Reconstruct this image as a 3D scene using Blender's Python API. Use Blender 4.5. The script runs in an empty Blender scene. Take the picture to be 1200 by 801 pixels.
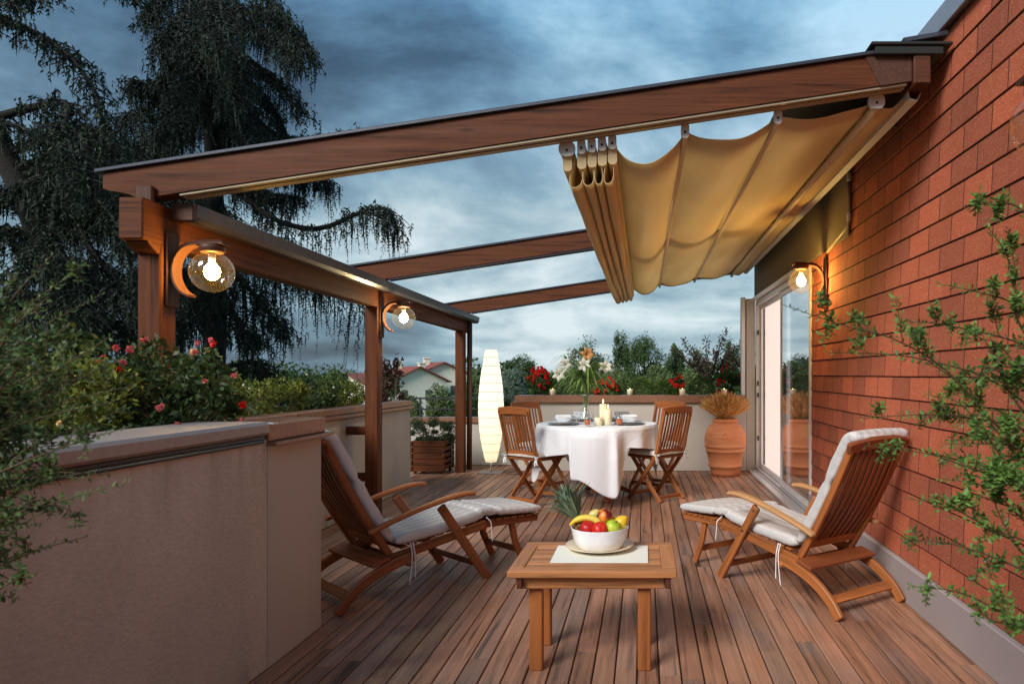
import bpy, math, random
import numpy as np
from mathutils import Vector, Matrix
random.seed(7); rng = np.random.default_rng(7)
R = math.radians
COL = bpy.context.scene.collection
scene = bpy.context.scene
EYE = 1.25; F = 800.0; CX = 755.0; CY = 438.0
def P(x, y, Z):
    """point seen at photo pixel (x, y) at distance Z"""
    return Vector(((x-CX)*Z/F, Z, EYE-(y-CY)*Z/F))
V = Vector

# ------------------------------------------------------------------ mesh builder
class MB:
    def __init__(s): s.v = []; s.f = []; s.uv = []; s.sm = []
    def add(s, verts, faces, uvs, smooth=False):
        b = len(s.v); s.v += [tuple(p) for p in verts]
        for f, u in zip(faces, uvs):
            s.f.append([b+i for i in f]); s.uv.append(u); s.sm.append(smooth)
    def sweep(s, pts, prof, side=None, scales=None, closed_prof=True, caps=True, smooth=False, inset=0.0, loop=False):
        pts = [V(p) for p in pts]; n = len(pts)
        if scales is None: scales = [(1, 1)]*n
        if len(scales) != n:
            q_ = len(scales)-1; scales = [scales[min(q_, round(i*q_/(n-1)))] for i in range(n)]
        if inset > 0 and n >= 2 and not loop:
            d0 = (pts[1]-pts[0]).normalized(); d1 = (pts[-1]-pts[-2]).normalized()
            mx = max(abs(a) for a, b in prof); my = max(abs(b) for a, b in prof)
            kx = max(.2, 1-inset/mx); ky = max(.2, 1-inset/my)
            s0, s1 = scales[0], scales[-1]
            pts = [pts[0], pts[0]+d0*inset] + pts[1:-1] + [pts[-1]-d1*inset, pts[-1]]
            scales = [(s0[0]*kx, s0[1]*ky), s0] + list(scales[1:-1]) + [s1, (s1[0]*kx, s1[1]*ky)]
            n = len(pts)
        if side is None:
            t = (pts[-1]-pts[0]) if not loop else (pts[1]-pts[0])
            side = V((1, 0, 0)) if abs(t.normalized().x) < .8 else V((0, 1, 0))
        side = V(side)
        m = len(prof); verts = []; us = [0]
        per = [0]
        for k in range(m): per.append(per[-1]+math.dist(prof[k], prof[(k+1) % m]))
        for i in range(n):
            if loop: t = pts[(i+1) % n]-pts[i-1]
            else:
                a = pts[max(i-1, 0)]; b = pts[min(i+1, n-1)]; t = b-a
            if t.length < 1e-9: t = V((0, 0, 1))
            t.normalize()
            sd = (side - t*side.dot(t))
            if sd.length < 1e-6: sd = t.orthogonal()
            sd.normalize(); nr = sd.cross(t).normalized()
            for (a, b) in prof: verts.append(pts[i]+sd*a*scales[i][0]+nr*b*scales[i][1])
            if i: us.append(us[-1]+(pts[i]-pts[i-1]).length)
        ou, ov = random.random()*40, random.random()*40
        faces = []; uvs = []
        segs = n if loop else n-1
        if loop: us.append(us[-1]+(pts[0]-pts[-1]).length)
        mm = m if closed_prof else m-1
        for i in range(segs):
            i2 = (i+1) % n
            for k in range(mm):
                k2 = (k+1) % m
                faces.append([i*m+k, i*m+k2, i2*m+k2, i2*m+k])
                uvs.append([(ou+us[i], ov+per[k]), (ou+us[i], ov+per[k+1]), (ou+us[i+1], ov+per[k+1]), (ou+us[i+1], ov+per[k])])
        if caps and closed_prof and not loop:
            faces.append(list(range(m))[::-1]); uvs.append([(ou+p[0], ov+p[1]) for p in prof][::-1])
            faces.append([(n-1)*m+k for k in range(m)]); uvs.append([(ou+p[0], ov+p[1]) for p in prof])
        s.add(verts, faces, uvs, smooth)
    def bar(s, p0, p1, w, h, side=None, ch=.003):
        """w along 'side', h along the normal"""
        s.sweep([p0, p1], rect(w, h, ch), side, inset=ch)
    def box(s, x0, x1, y0, y1, z0, z1, ch=.003):
        dx, dy, dz = x1-x0, y1-y0, z1-z0
        cx, cy, cz = (x0+x1)/2, (y0+y1)/2, (z0+z1)/2
        ch = min(ch, .3*min(dx, dy, dz))
        if dx >= dy and dx >= dz: s.sweep([(x0, cy, cz), (x1, cy, cz)], rect(dy, dz, ch), (0, 1, 0), inset=ch)
        elif dy >= dz: s.sweep([(cx, y0, cz), (cx, y1, cz)], rect(dx, dz, ch), (1, 0, 0), inset=ch)
        else: s.sweep([(cx, cy, z0), (cx, cy, z1)], rect(dx, dy, ch), (1, 0, 0), inset=ch)
    def tube(s, pts, r, n=8, radii=None, smooth=True, loop=False):
        prof = [(math.cos(2*math.pi*k/n)*r, math.sin(2*math.pi*k/n)*r) for k in range(n)]
        sc = None if radii is None else [(q/r, q/r) for q in radii]
        s.sweep(pts, prof, scales=sc, smooth=smooth, loop=loop)
    def lathe(s, prof, c=(0, 0, 0), n=32, smooth=True, wob=0):
        verts = []; faces = []; uvs = []; m = len(prof)
        for j in range(n):
            a = 2*math.pi*j/n
            for (r, z) in prof:
                rr = r*(1+wob*math.sin(3*a+z*20)) if wob else r
                verts.append((c[0]+rr*math.cos(a), c[1]+rr*math.sin(a), c[2]+z))
        L = [0]
        for k in range(1, m): L.append(L[-1]+math.dist(prof[k], prof[k-1]))
        for j in range(n):
            j2 = (j+1) % n
            for k in range(m-1):
                faces.append([j*m+k, j2*m+k, j2*m+k+1, j*m+k+1])
                uvs.append([(j/n, L[k]), ((j+1)/n, L[k]), ((j+1)/n, L[k+1]), (j/n, L[k+1])])
        s.add(verts, faces, uvs, smooth)
    def ball(s, c, r, n=16, sq=(1, 1, 1), rot=None, fn=None):
        c = V(c); verts = []; faces = []; uvs = []; m = n//2
        for i in range(m+1):
            ph = math.pi*i/m
            for j in range(n):
                a = 2*math.pi*j/n
                d = V((math.sin(ph)*math.cos(a), math.sin(ph)*math.sin(a), math.cos(ph)))
                k = r*(fn(d) if fn else 1)
                p = V((d.x*sq[0]*k, d.y*sq[1]*k, d.z*sq[2]*k))
                if rot: p = rot @ p
                verts.append(c+p)
        for i in range(m):
            for j in range(n):
                j2 = (j+1) % n
                faces.append([i*n+j, (i+1)*n+j, (i+1)*n+j2, i*n+j2])
                uvs.append([(j/n, i/m), (j/n, (i+1)/m), ((j+1)/n, (i+1)/m), ((j+1)/n, i/m)])
        s.add(verts, faces, uvs, True)
    def grid(s, fn, nu, nv, smooth=True, wrap=False):
        verts = []; faces = []; uvs = []
        for i in range(nu+1):
            for j in range(nv+1): verts.append(fn(i/nu, j/nv))
        for i in range(nu):
            for j in range(nv):
                a = i*(nv+1)+j
                faces.append([a, a+nv+1, a+nv+2, a+1])
                uvs.append([(i/nu, j/nv), ((i+1)/nu, j/nv), ((i+1)/nu, (j+1)/nv), (i/nu, (j+1)/nv)])
        s.add(verts, faces, uvs, smooth)
    def build(s, name, mat, parent=None, solid=0, soff=0, loc=None):
        me = bpy.data.meshes.new(name)
        me.from_pydata(s.v, [], s.f)
        uv = me.uv_layers.new(name='UVMap')
        flat = [c for face in s.uv for q in face for c in q]
        uv.data.foreach_set('uv', flat)
        me.polygons.foreach_set('use_smooth', s.sm)
        mats = mat if isinstance(mat, (list, tuple)) else [mat]
        for mm in mats: me.materials.append(mm)
        me.validate(clean_customdata=False); me.update()
        o = bpy.data.objects.new(name, me); COL.objects.link(o)
        if parent is not None: o.parent = parent
        if loc is not None: o.location = loc
        if solid:
            md = o.modifiers.new('Solidify', 'SOLIDIFY'); md.thickness = solid; md.offset = soff
        return o

def rect(w, h, ch=.003):
    a, b = w/2, h/2; c = min(ch, .45*min(a, b)*2)
    if c <= 0: return [(-a, -b), (a, -b), (a, b), (-a, b)]
    return [(-a+c, -b), (a-c, -b), (a, -b+c), (a, b-c), (a-c, b), (-a+c, b), (-a, b-c), (-a, -b+c)]
def rrect(w, h, r, n=4):
    out = []
    for (sx, sy, a0) in ((1, 1, 0), (-1, 1, 90), (-1, -1, 180), (1, -1, 270)):
        for k in range(n+1):
            a = R(a0+90*k/n)
            out.append((sx*(w/2-r)+r*math.cos(a), sy*(h/2-r)+r*math.sin(a)))
    return out
def bez(pts, n=24):
    """Catmull-Rom through the points"""
    pts = [V(p) for p in pts]; q = [pts[0]*2-pts[1]] + pts + [pts[-1]*2-pts[-2]]
    out = []; per = max(1, n//(len(pts)-1))
    for i in range(1, len(q)-2):
        for k in range(per):
            t = k/per; a, b, c, d = q[i-1], q[i], q[i+1], q[i+2]
            out.append(.5*((2*b)+(c-a)*t+(2*a-5*b+4*c-d)*t*t+(3*b-a-3*c+d)*t*t*t))
    out.append(pts[-1]); return out

def tag(o, label=None, cat=None, group=None, kind=None):
    if label: o['label'] = label
    if cat: o['category'] = cat
    if group: o['group'] = group
    if kind: o['kind'] = kind
    return o
def thing(name, label, cat, loc=(0, 0, 0), rz=0, group=None):
    o = bpy.data.objects.new(name, None); COL.objects.link(o)
    o.location = loc; o.rotation_euler = (0, 0, rz); o.empty_display_size = .1
    return tag(o, label, cat, group)
def copy_tree(o, parent=None):
    c = o.copy(); COL.objects.link(c)
    if parent is not None: c.parent = parent
    for ch in list(o.children): copy_tree(ch, c)
    return c

# ------------------------------------------------------------------ leaves as many small faces
def leaf_mesh(name, C, D, L, W, mat, parent=None, S=None, fold=False):
    C = np.asarray(C, float); N = len(C)
    D = np.asarray(D, float); D = D/np.maximum(np.linalg.norm(D, axis=1, keepdims=True), 1e-9)
    if S is None:
        S = rng.normal(size=(N, 3))
    S = S-D*np.sum(S*D, axis=1, keepdims=True); S /= np.maximum(np.linalg.norm(S, axis=1, keepdims=True), 1e-9)
    L = np.broadcast_to(np.asarray(L, float).reshape(-1, 1), (N, 1)); W = np.broadcast_to(np.asarray(W, float).reshape(-1, 1), (N, 1))
    if not fold:
        vs = np.stack([C-D*L*.5, C+S*W*.5, C+D*L*.5, C-S*W*.5], axis=1).reshape(-1, 3); k = 4
        vi = np.arange(N*4, dtype=np.int32); nf = N; starts = np.arange(N, dtype=np.int32)*4; tot = np.full(N, 4, np.int32)
    else:   # a leaf with a midrib: two quads, 6 points
        U = np.cross(D, S); 
        b = C-D*L*.5; t = C+D*L*.5+U*L*-.08
        m1 = C-D*L*.18; m2 = C+D*L*.2
        up = U*W*.18
        vs = np.stack([b, m1+S*W*.46+up, m2+S*W*.42+up, t, m2-S*W*.42+up, m1-S*W*.46+up], axis=1).reshape(-1, 3)
        base = np.arange(N, dtype=np.int32)[:, None]*6
        vi = np.concatenate([base+np.array([[0, 1, 2, 3]]), base+np.array([[0, 3, 4, 5]])], axis=1).reshape(-1).astype(np.int32)
        nf = N*2; starts = np.arange(nf, dtype=np.int32)*4; tot = np.full(nf, 4, np.int32)
    me = bpy.data.meshes.new(name)
    me.vertices.add(len(vs)); me.vertices.foreach_set('co', vs.astype(np.float32).reshape(-1))
    me.loops.add(len(vi)); me.loops.foreach_set('vertex_index', vi)
    me.polygons.add(nf); me.polygons.foreach_set('loop_start', starts); me.polygons.foreach_set('loop_total', tot)
    me.materials.append(mat); me.update(calc_edges=True)
    o = bpy.data.objects.new(name, me); COL.objects.link(o)
    if parent is not None: o.parent = parent
    return o

# ------------------------------------------------------------------ materials
class NT:
    def __init__(s, name):
        s.m = bpy.data.materials.new(name); s.m.use_nodes = True; s.t = s.m.node_tree; s.t.nodes.clear()
        s.out = s.t.nodes.new('ShaderNodeOutputMaterial')
    def n(s, typ, ins=None, **kw):
        nd = s.t.nodes.new(typ)
        for k, v in kw.items(): setattr(nd, k, v)
        if ins:
            for k, v in ins.items():
                sock = nd.inputs[k]
                if isinstance(v, bpy.types.NodeSocket): s.t.links.new(v, sock)
                else: sock.default_value = v
        return nd
    def ramp(s, fac, stops, interp='LINEAR'):
        nd = s.t.nodes.new('ShaderNodeValToRGB'); cr = nd.color_ramp; cr.interpolation = interp
        while len(cr.elements) < len(stops): cr.elements.new(.5)
        for e, (p, c) in zip(cr.elements, stops):
            e.position = p; e.color = c if len(c) == 4 else (*c, 1)
        s.t.links.new(fac, nd.inputs[0]); return nd.outputs[0]
    def math(s, op, a, b=None, c=None, clamp=False):
        nd = s.t.nodes.new('ShaderNodeMath'); nd.operation = op; nd.use_clamp = clamp
        for i, v in enumerate((a, b, c)):
            if v is None: continue
            if isinstance(v, bpy.types.NodeSocket): s.t.links.new(v, nd.inputs[i])
            else: nd.inputs[i].default_value = v
        return nd.outputs[0]
    def mix(s, fac, a, b, blend='MIX'):
        nd = s.t.nodes.new('ShaderNodeMix'); nd.data_type = 'RGBA'; nd.blend_type = blend; nd.clamp_factor = True
        for sock, v in ((nd.inputs[0], fac), (nd.inputs[6], a), (nd.inputs[7], b)):
            if isinstance(v, bpy.types.NodeSocket): s.t.links.new(v, sock)
            else: sock.default_value = v if not isinstance(v, tuple) or len(v) == 4 else (*v, 1)
        return nd.outputs[2]
    def bsdf(s, col, rough=.5, bump=None, bstr=.3, bdist=.01, **kw):
        b = s.t.nodes.new('ShaderNodeBsdfPrincipled')
        for sock, v in ((b.inputs['Base Color'], col), (b.inputs['Roughness'], rough)):
            if isinstance(v, bpy.types.NodeSocket): s.t.links.new(v, sock)
            else: sock.default_value = v if not isinstance(v, tuple) or len(v) == 4 else (*v, 1)
        for k, v in kw.items():
            k = k.replace('_', ' ')
            if isinstance(v, bpy.types.NodeSocket): s.t.links.new(v, b.inputs[k])
            else: b.inputs[k].default_value = v
        if bump is not None:
            bn = s.n('ShaderNodeBump', {'Strength': bstr, 'Distance': bdist, 'Height': bump}); s.t.links.new(bn.outputs[0], b.inputs['Normal'])
        s.t.links.new(b.outputs[0], s.out.inputs[0]); return b

def sc(c, k): return tuple(min(1, x*k) for x in c)
def wood(name, base, rough=.45, var=.35, grain=.45, coat=0., weather=0., screws=False, knots=False):
    t = NT(name); uv = t.n('ShaderNodeTexCoord').outputs['UV']
    isl = t.n('ShaderNodeNewGeometry').outputs['Random Per Island']
    mp = t.n('ShaderNodeMapping', {0: uv, 'Scale': (1.6, 26, 1)}).outputs[0]
    n1 = t.n('ShaderNodeTexNoise', {'Vector': mp, 'Scale': 1.0, 'Detail': 6.0, 'Roughness': .6, 'Distortion': .6}).outputs[0]
    mp2 = t.n('ShaderNodeMapping', {0: uv, 'Scale': (9, 260, 1)}).outputs[0]
    n2 = t.n('ShaderNodeTexNoise', {'Vector': mp2, 'Scale': 1.0, 'Detail': 3.0}).outputs[0]
    mp3 = t.n('ShaderNodeMapping', {0: uv, 'Scale': (1.5, 2.5, 1)}).outputs[0]
    n3 = t.n('ShaderNodeTexNoise', {'Vector': mp3, 'Scale': 1.0, 'Detail': 2.0}).outputs[0]
    g = t.math('ADD', t.math('MULTIPLY', n1, .7), t.math('MULTIPLY', n2, .3))
    rg = t.n('ShaderNodeTexNoise', {'Vector': t.n('ShaderNodeMapping', {0: uv, 'Scale': (.9, 34, 1)}).outputs[0], 'Scale': 1.0, 'Detail': 2.0, 'Distortion': 1.2}).outputs[0]
    g = t.math('ADD', t.math('MULTIPLY', g, .6), t.math('MULTIPLY', rg, .4))
    col = t.ramp(g, [(.36, sc(base, 1-grain*1.35)), (.47, sc(base, .92)), (.55, sc(base, 1.08)), (.66, sc(base, 1+grain*.9))])
    k = t.math('ADD', 1-var*.5, t.math('MULTIPLY', isl, var))
    k = t.math('MULTIPLY', k, t.math('ADD', .88, t.math('MULTIPLY', n3, .24)))
    col = t.mix(1.0, col, t.n('ShaderNodeCombineColor', {0: k, 1: k, 2: k}).outputs[0], 'MULTIPLY')
    if weather:
        grey = sum(base)/3
        hs = t.math('FRACT', t.math('MULTIPLY', isl, 7.31))
        f = t.math('MULTIPLY', t.ramp(n3, [(.35, (0, 0, 0)), (.7, (1, 1, 1))]), t.math('MULTIPLY', hs, weather))
        col = t.mix(f, col, (grey*1.25, grey*1.2, grey*1.15))
    if knots:
        vn = t.n('ShaderNodeTexVoronoi', {'Vector': t.n('ShaderNodeMapping', {0: uv, 'Scale': (2.3, 9, 1)}).outputs[0], 'Scale': 1.0}).outputs['Distance']
        col = t.mix(t.math('MULTIPLY', t.ramp(vn, [(.05, (1, 1, 1)), (.12, (0, 0, 0))]), .75), col, sc(base, .3))
    if screws:     # two dark screw heads per board over every joist
        so_ = t.n('ShaderNodeSeparateXYZ', {0: t.n('ShaderNodeTexCoord').outputs['Object']}).outputs
        fx = t.math('MULTIPLY', t.math('SUBTRACT', t.math('ABSOLUTE', t.math('SUBTRACT', t.math('FRACT', t.math('DIVIDE', t.math('ADD', so_[0], 2.62), .0925)), .5)), .27), .0925)
        fy = t.math('MULTIPLY', t.math('SUBTRACT', t.math('FRACT', t.math('DIVIDE', t.math('ADD', so_[1], 5.0), .42)), .5), .42)
        dd = t.math('ADD', t.math('MULTIPLY', fx, fx), t.math('MULTIPLY', fy, fy))
        col = t.mix(t.math('MULTIPLY', t.math('LESS_THAN', dd, .0036**2), .8), col, (.035, .028, .024))
        gm = t.n('ShaderNodeTexNoise', {'Vector': t.n('ShaderNodeMapping', {0: t.n('ShaderNodeTexCoord').outputs['Object'], 'Scale': (2.2, .9, 1)}).outputs[0], 'Scale': 1.0, 'Detail': 5.0, 'Roughness': .6}).outputs[0]
        col = t.mix(1.0, col, t.ramp(gm, [(.3, (.74, .72, .70)), (.55, (1, 1, 1)), (.8, (1.12, 1.1, 1.06))]), 'MULTIPLY')
    b = t.bsdf(col, t.ramp(n1, [(.3, (rough+.12,)*3), (.7, (rough-.08,)*3)]), bump=g, bstr=.4, bdist=.003); b.inputs['Specular IOR Level'].default_value = .32
    if coat: b.inputs['Coat Weight'].default_value = coat; b.inputs['Coat Roughness'].default_value = .25
    return t.m
def noisy(name, base, rough=.7, scale=60, amt=.2, bstr=.3, bdist=.003, big=2.0, bigamt=.25, coords='Object', metal=0, **kw):
    t = NT(name); oc = t.n('ShaderNodeTexCoord').outputs[coords]
    n1 = t.n('ShaderNodeTexNoise', {'Vector': oc, 'Scale': float(scale), 'Detail': 5.0, 'Roughness': .6}).outputs[0]
    n2 = t.n('ShaderNodeTexNoise', {'Vector': oc, 'Scale': float(big), 'Detail': 4.0, 'Roughness': .55}).outputs[0]
    c = t.ramp(n1, [(.3, sc(base, 1-amt)), (.7, sc(base, 1+amt))])
    k = t.math('ADD', 1-bigamt*.5, t.math('MULTIPLY', n2, bigamt))
    c = t.mix(1.0, c, t.n('ShaderNodeCombineColor', {0: k, 1: k, 2: k}).outputs[0], 'MULTIPLY')
    t.bsdf(c, rough, bump=n1, bstr=bstr, bdist=bdist, Metallic=metal, **kw)
    return t.m
def foliage(name, dark, light, trans=.3, rough=.55, clump=1.2):
    t = NT(name); g = t.n('ShaderNodeNewGeometry')
    oc = t.n('ShaderNodeTexCoord').outputs['Object']
    n = t.n('ShaderNodeTexNoise', {'Vector': oc, 'Scale': float(clump), 'Detail': 2.0}).outputs[0]
    f = t.math('ADD', t.math('MULTIPLY', g.outputs['Random Per Island'], .5), t.math('MULTIPLY', t.math('SUBTRACT', n, .25), 1.0), clamp=True)
    c = t.ramp(f, [(.1, dark), (.9, light)])
    b = t.bsdf(c, rough); b.inputs['Specular IOR Level'].default_value = .3
    if trans:
        tr = t.n('ShaderNodeBsdfTranslucent', {0: c}); mx = t.n('ShaderNodeMixShader', {0: trans, 1: b.outputs[0], 2: tr.outputs[0]})
        t.t.links.new(mx.outputs[0], t.out.inputs[0])
    return t.m
def plain(name, col, rough=.5, metal=0, **kw):
    t = NT(name); oc = t.n('ShaderNodeTexCoord').outputs['Object']
    n = t.n('ShaderNodeTexNoise', {'Vector': oc, 'Scale': 9.0, 'Detail': 4.0}).outputs[0]
    c = t.ramp(n, [(.3, sc(col, .88)), (.7, sc(col, 1.1))])
    t.bsdf(c, t.ramp(n, [(.3, (max(.02, rough-.05),)*3), (.7, (rough+.05,)*3)]), Metallic=metal, **kw); return t.m
def emis(name, col, s):
    t = NT(name); e = t.n('ShaderNodeEmission', {0: (*col, 1), 1: s}); t.t.links.new(e.outputs[0], t.out.inputs[0]); return t.m
def thin_glass(name, tint=(1, 1, 1), refl=.08, rough=.01, edge=.55, scat=None):
    t = NT(name)
    tr = t.n('ShaderNodeBsdfTransparent', {0: (*tint, 1)}); gl = t.n('ShaderNodeBsdfGlossy', {0: (1, 1, 1, 1), 'Roughness': rough})
    lw = t.n('ShaderNodeLayerWeight', {'Blend': .5}).outputs['Facing']
    f = t.math('ADD', refl, t.math('MULTIPLY', t.math('POWER', lw, 4.0), edge), clamp=True)
    mx = t.n('ShaderNodeMixShader', {0: f, 1: tr.outputs[0], 2: gl.outputs[0]})
    if scat:
        tl = t.n('ShaderNodeBsdfTranslucent', {0: (*scat, 1)}); mx = t.n('ShaderNodeMixShader', {0: .005, 1: mx.outputs[0], 2: tl.outputs[0]})
    t.t.links.new(mx.outputs[0], t.out.inputs[0]); return t.m

M = {}
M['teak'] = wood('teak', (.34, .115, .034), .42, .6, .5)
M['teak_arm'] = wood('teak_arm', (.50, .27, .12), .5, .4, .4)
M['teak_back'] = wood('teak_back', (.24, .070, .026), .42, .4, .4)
M['teak_dark'] = wood('teak_dark', (.27, .085, .028), .42, .35, .4, .2)
M['teak_table'] = wood('teak_table', (.45, .19, .07), .45, .45, .45)
M['larch'] = wood('larch', (.104, .031, .0105), .55, .35, .55, knots=True)
M['larch'].node_tree.nodes['Principled BSDF'].inputs['Specular IOR Level'].default_value = .18
M['ledger'] = wood('ledger', (.09, .03, .014), .5, .2, .4)
M['deckwood'] = wood('deckwood', (.36, .175, .102), .47, .62, .6, .0, weather=.5, screws=True)
def stucco():
    t = NT('plaster'); oc = t.n('ShaderNodeTexCoord').outputs['Object']
    n1 = t.n('ShaderNodeTexNoise', {'Vector': t.n('ShaderNodeMapping', {0: oc, 'Scale': (1, .55, 1)}).outputs[0], 'Scale': 75.0, 'Detail': 4.0, 'Roughness': .65, 'Distortion': .4}).outputs[0]
    n2 = t.n('ShaderNodeTexNoise', {'Vector': oc, 'Scale': 1.6, 'Detail': 5.0}).outputs[0]
    st = t.n('ShaderNodeTexNoise', {'Vector': t.n('ShaderNodeMapping', {0: oc, 'Scale': (9, 9, .5)}).outputs[0], 'Scale': 1.0, 'Detail': 4.0}).outputs[0]
    z = t.n('ShaderNodeSeparateXYZ', {0: oc}).outputs[2]
    hz = t.ramp(z, [(.0, (1, 1, 1)), (.12, (.15, .15, .15)), (.70, (.1, .1, .1)), (.97, (1, 1, 1))])
    c = t.ramp(n1, [(.3, (.49, .455, .40)), (.7, (.58, .545, .485))])
    c = t.mix(1.0, c, t.ramp(n2, [(.3, (.84,)*3), (.7, (1.08,)*3)]), 'MULTIPLY')
    c = t.mix(t.math('MULTIPLY', t.math('MULTIPLY', t.ramp(st, [(.45, (0, 0, 0)), (.7, (1, 1, 1))]), hz), .55), c, (.17, .15, .135, 1))
    t.bsdf(c, .9, bump=n1, bstr=.8, bdist=.005); return t.m
M['plaster'] = stucco()
M['plaster_smooth'] = noisy('plaster_smooth', (.48, .445, .395), .85, 300, .06, .3, .001, 1.5, .3)
M['plinth'] = noisy('plinth', (.36, .31, .31), .8, 200, .08, .3, .001, 2.5, .25)
M['zinc'] = noisy('zinc', (.34, .30, .29), .5, 40, .1, .1, .001, 3, .35, metal=.3)
M['copper'] = noisy('copper', (.30, .15, .09), .42, 30, .15, .1, .001, 3, .4, metal=.45)
M['lead'] = noisy('lead', (.50, .52, .58), .4, 30, .08, .1, .001, 4, .2, metal=.6)
M['dark_metal'] = noisy('dark_metal', (.05, .055, .07), .4, 60, .15, .05, .001, 3, .3, metal=.5)
M['gutter'] = noisy('gutter', (.12, .105, .105), .35, 20, .12, .05, .001, 2, .3, metal=.7)
M['membrane'] = noisy('membrane', (.012, .014, .014), .8, 200, .3, .3, .001)
M['panel'] = noisy('panel', (.20, .155, .085), .8, 160, .08, .3, .001, 2, .2)
M['alu'] = noisy('alu', (.62, .62, .64), .35, 30, .05, .02, .001, 4, .12, metal=.4)
M['whiteframe'] = noisy('whiteframe', (.80, .80, .82), .35, 20, .03, .02, .001, 4, .06)
M['track'] = noisy('track', (.34, .28, .18), .5, 20, .06, .02, .001, 4, .2, metal=.2)
M['barcloth'] = noisy('barcloth', (.70, .60, .42), .5, 20, .06, .02, .001, 4, .2)
M['greyplastic'] = noisy('greyplastic', (.55, .54, .52), .5, 50, .05, .05, .001)
M['rust'] = noisy('rust', (.085, .034, .018), .55, 70, .3, .3, .001, 6, .4, metal=.3)
M['black'] = noisy('black', (.02, .02, .022), .5, 60, .2, .1, .001)
M['steel'] = noisy('steel', (.45, .45, .45), .3, 50, .06, .02, .001, metal=.9)
M['soil'] = noisy('soil', (.035, .022, .014), .95, 60, .4, 1, .01)
M['grass'] = noisy('grass', (.035, .06, .02), .95, 3, .4, .5, .05, .2, .5)
M['room'] = plain('room', (.20, .16, .13), .7)
M['glowing_curtain'] = emis('glowing_curtain', (1, .80, .72), 1.15)  # light of the room behind is put into the cloth as its own glow
M['doorglass'] = thin_glass('doorglass', (.82, .9, .95), .28, .004, .9)
M['leafglass'] = thin_glass('leafglass', (.97, .96, .95), .02, .004, .22)
M['globe'] = thin_glass('globe', (.985, .975, .93), .07, .01, .65, (.9, .75, .45))
M['tumbler'] = thin_glass('tumbler', (.985, .985, .985), .035, .01, .6)
M['ceramic'] = plain('ceramic', (.84, .87, .92), .18)
M['platter'] = plain('platter', (.72, .60, .42), .25)
M['pewter'] = plain('pewter', (.30, .28, .27), .35, .5)
M['wax'] = plain('wax', (.93, .86, .62), .5, Subsurface_Weight=.3)
M['flame'] = emis('flame', (1, .62, .22), 6)
M['juice'] = plain('juice', (.75, .13, .008), .15)
M['rope'] = plain('rope', (.85, .85, .85), .8)
M['bark'] = noisy('bark', (.012, .010, .009), .95, 20, .4, 1, .02, 3, .3)
M['stem'] = noisy('stem', (.09, .06, .03), .8, 80, .3, .5, .001)
M['greenstem'] = plain('greenstem', (.12, .22, .05), .6)
M['housewall'] = noisy('housewall', (.82, .78, .64), .9, 2, .05, .1, .01, .3, .12)
M['houseroof'] = noisy('houseroof', (.26, .075, .055), .85, 3, .2, .2, .02, .5, .2)
M['shutter'] = plain('shutter', (.08, .09, .09), .6)

# stripy cushion cloth: UV u = length, v = round the profile
def cushion_mat(name, base, stripe, per=.062):
    t = NT(name); g = t.n('ShaderNodeTexCoord'); oc = g.outputs['Object']
    sx = t.n('ShaderNodeSeparateXYZ', {0: oc}).outputs[0]
    w = t.math('SINE', t.math('MULTIPLY', sx, 2*math.pi/per)); f = t.ramp(t.math('ADD', t.math('MULTIPLY', w, .5), .5), [(.45, (0, 0, 0)), (.6, (1, 1, 1))])
    n = t.n('ShaderNodeTexNoise', {'Vector': oc, 'Scale': 700.0, 'Detail': 2.0}).outputs[0]
    n2 = t.n('ShaderNodeTexNoise', {'Vector': oc, 'Scale': 14.0, 'Detail': 3.0}).outputs[0]
    c = t.mix(f, (*base, 1), (*stripe, 1))
    k = t.ramp(n, [(.3, (.86,)*3), (.7, (1.0,)*3)])
    c = t.mix(1.0, c, k, 'MULTIPLY')
    h = t.math('ADD', t.math('MULTIPLY', n, .15), n2)
    t.bsdf(c, .9, bump=h, bstr=.5, bdist=.012); return t.m
M['cushion'] = cushion_mat('cushion_cloth', (.70, .69, .68), (.58, .57, .56))
M['cushion_plain'] = cushion_mat('cushion_cream', (.86, .83, .77), (.78, .74, .68), .09)
def cloth_mat():
    t = NT('linen'); uv = t.n('ShaderNodeTexCoord').outputs['UV']; oc = t.n('ShaderNodeTexCoord').outputs['Object']
    s = t.n('ShaderNodeSeparateXYZ', {0: uv})
    def crease(a):
        q = t.math('FRACT', t.math('ADD', t.math('MULTIPLY', a, 4.0), .5)); return t.math('SMOOTH_MIN', t.math('ABSOLUTE', t.math('SUBTRACT', q, .5)), .04, .02)
    h = t.math('ADD', crease(s.outputs[0]), crease(s.outputs[1]))
    n = t.n('ShaderNodeTexNoise', {'Vector': oc, 'Scale': 9.0, 'Detail': 5.0, 'Distortion': .6}).outputs[0]
    h = t.math('ADD', t.math('MULTIPLY', h, 5.0), t.math('MULTIPLY', n, .9))
    t.bsdf((.88, .91, .95, 1), .85, bump=h, bstr=.5, bdist=.012); return t.m
M['linen'] = cloth_mat()
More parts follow.
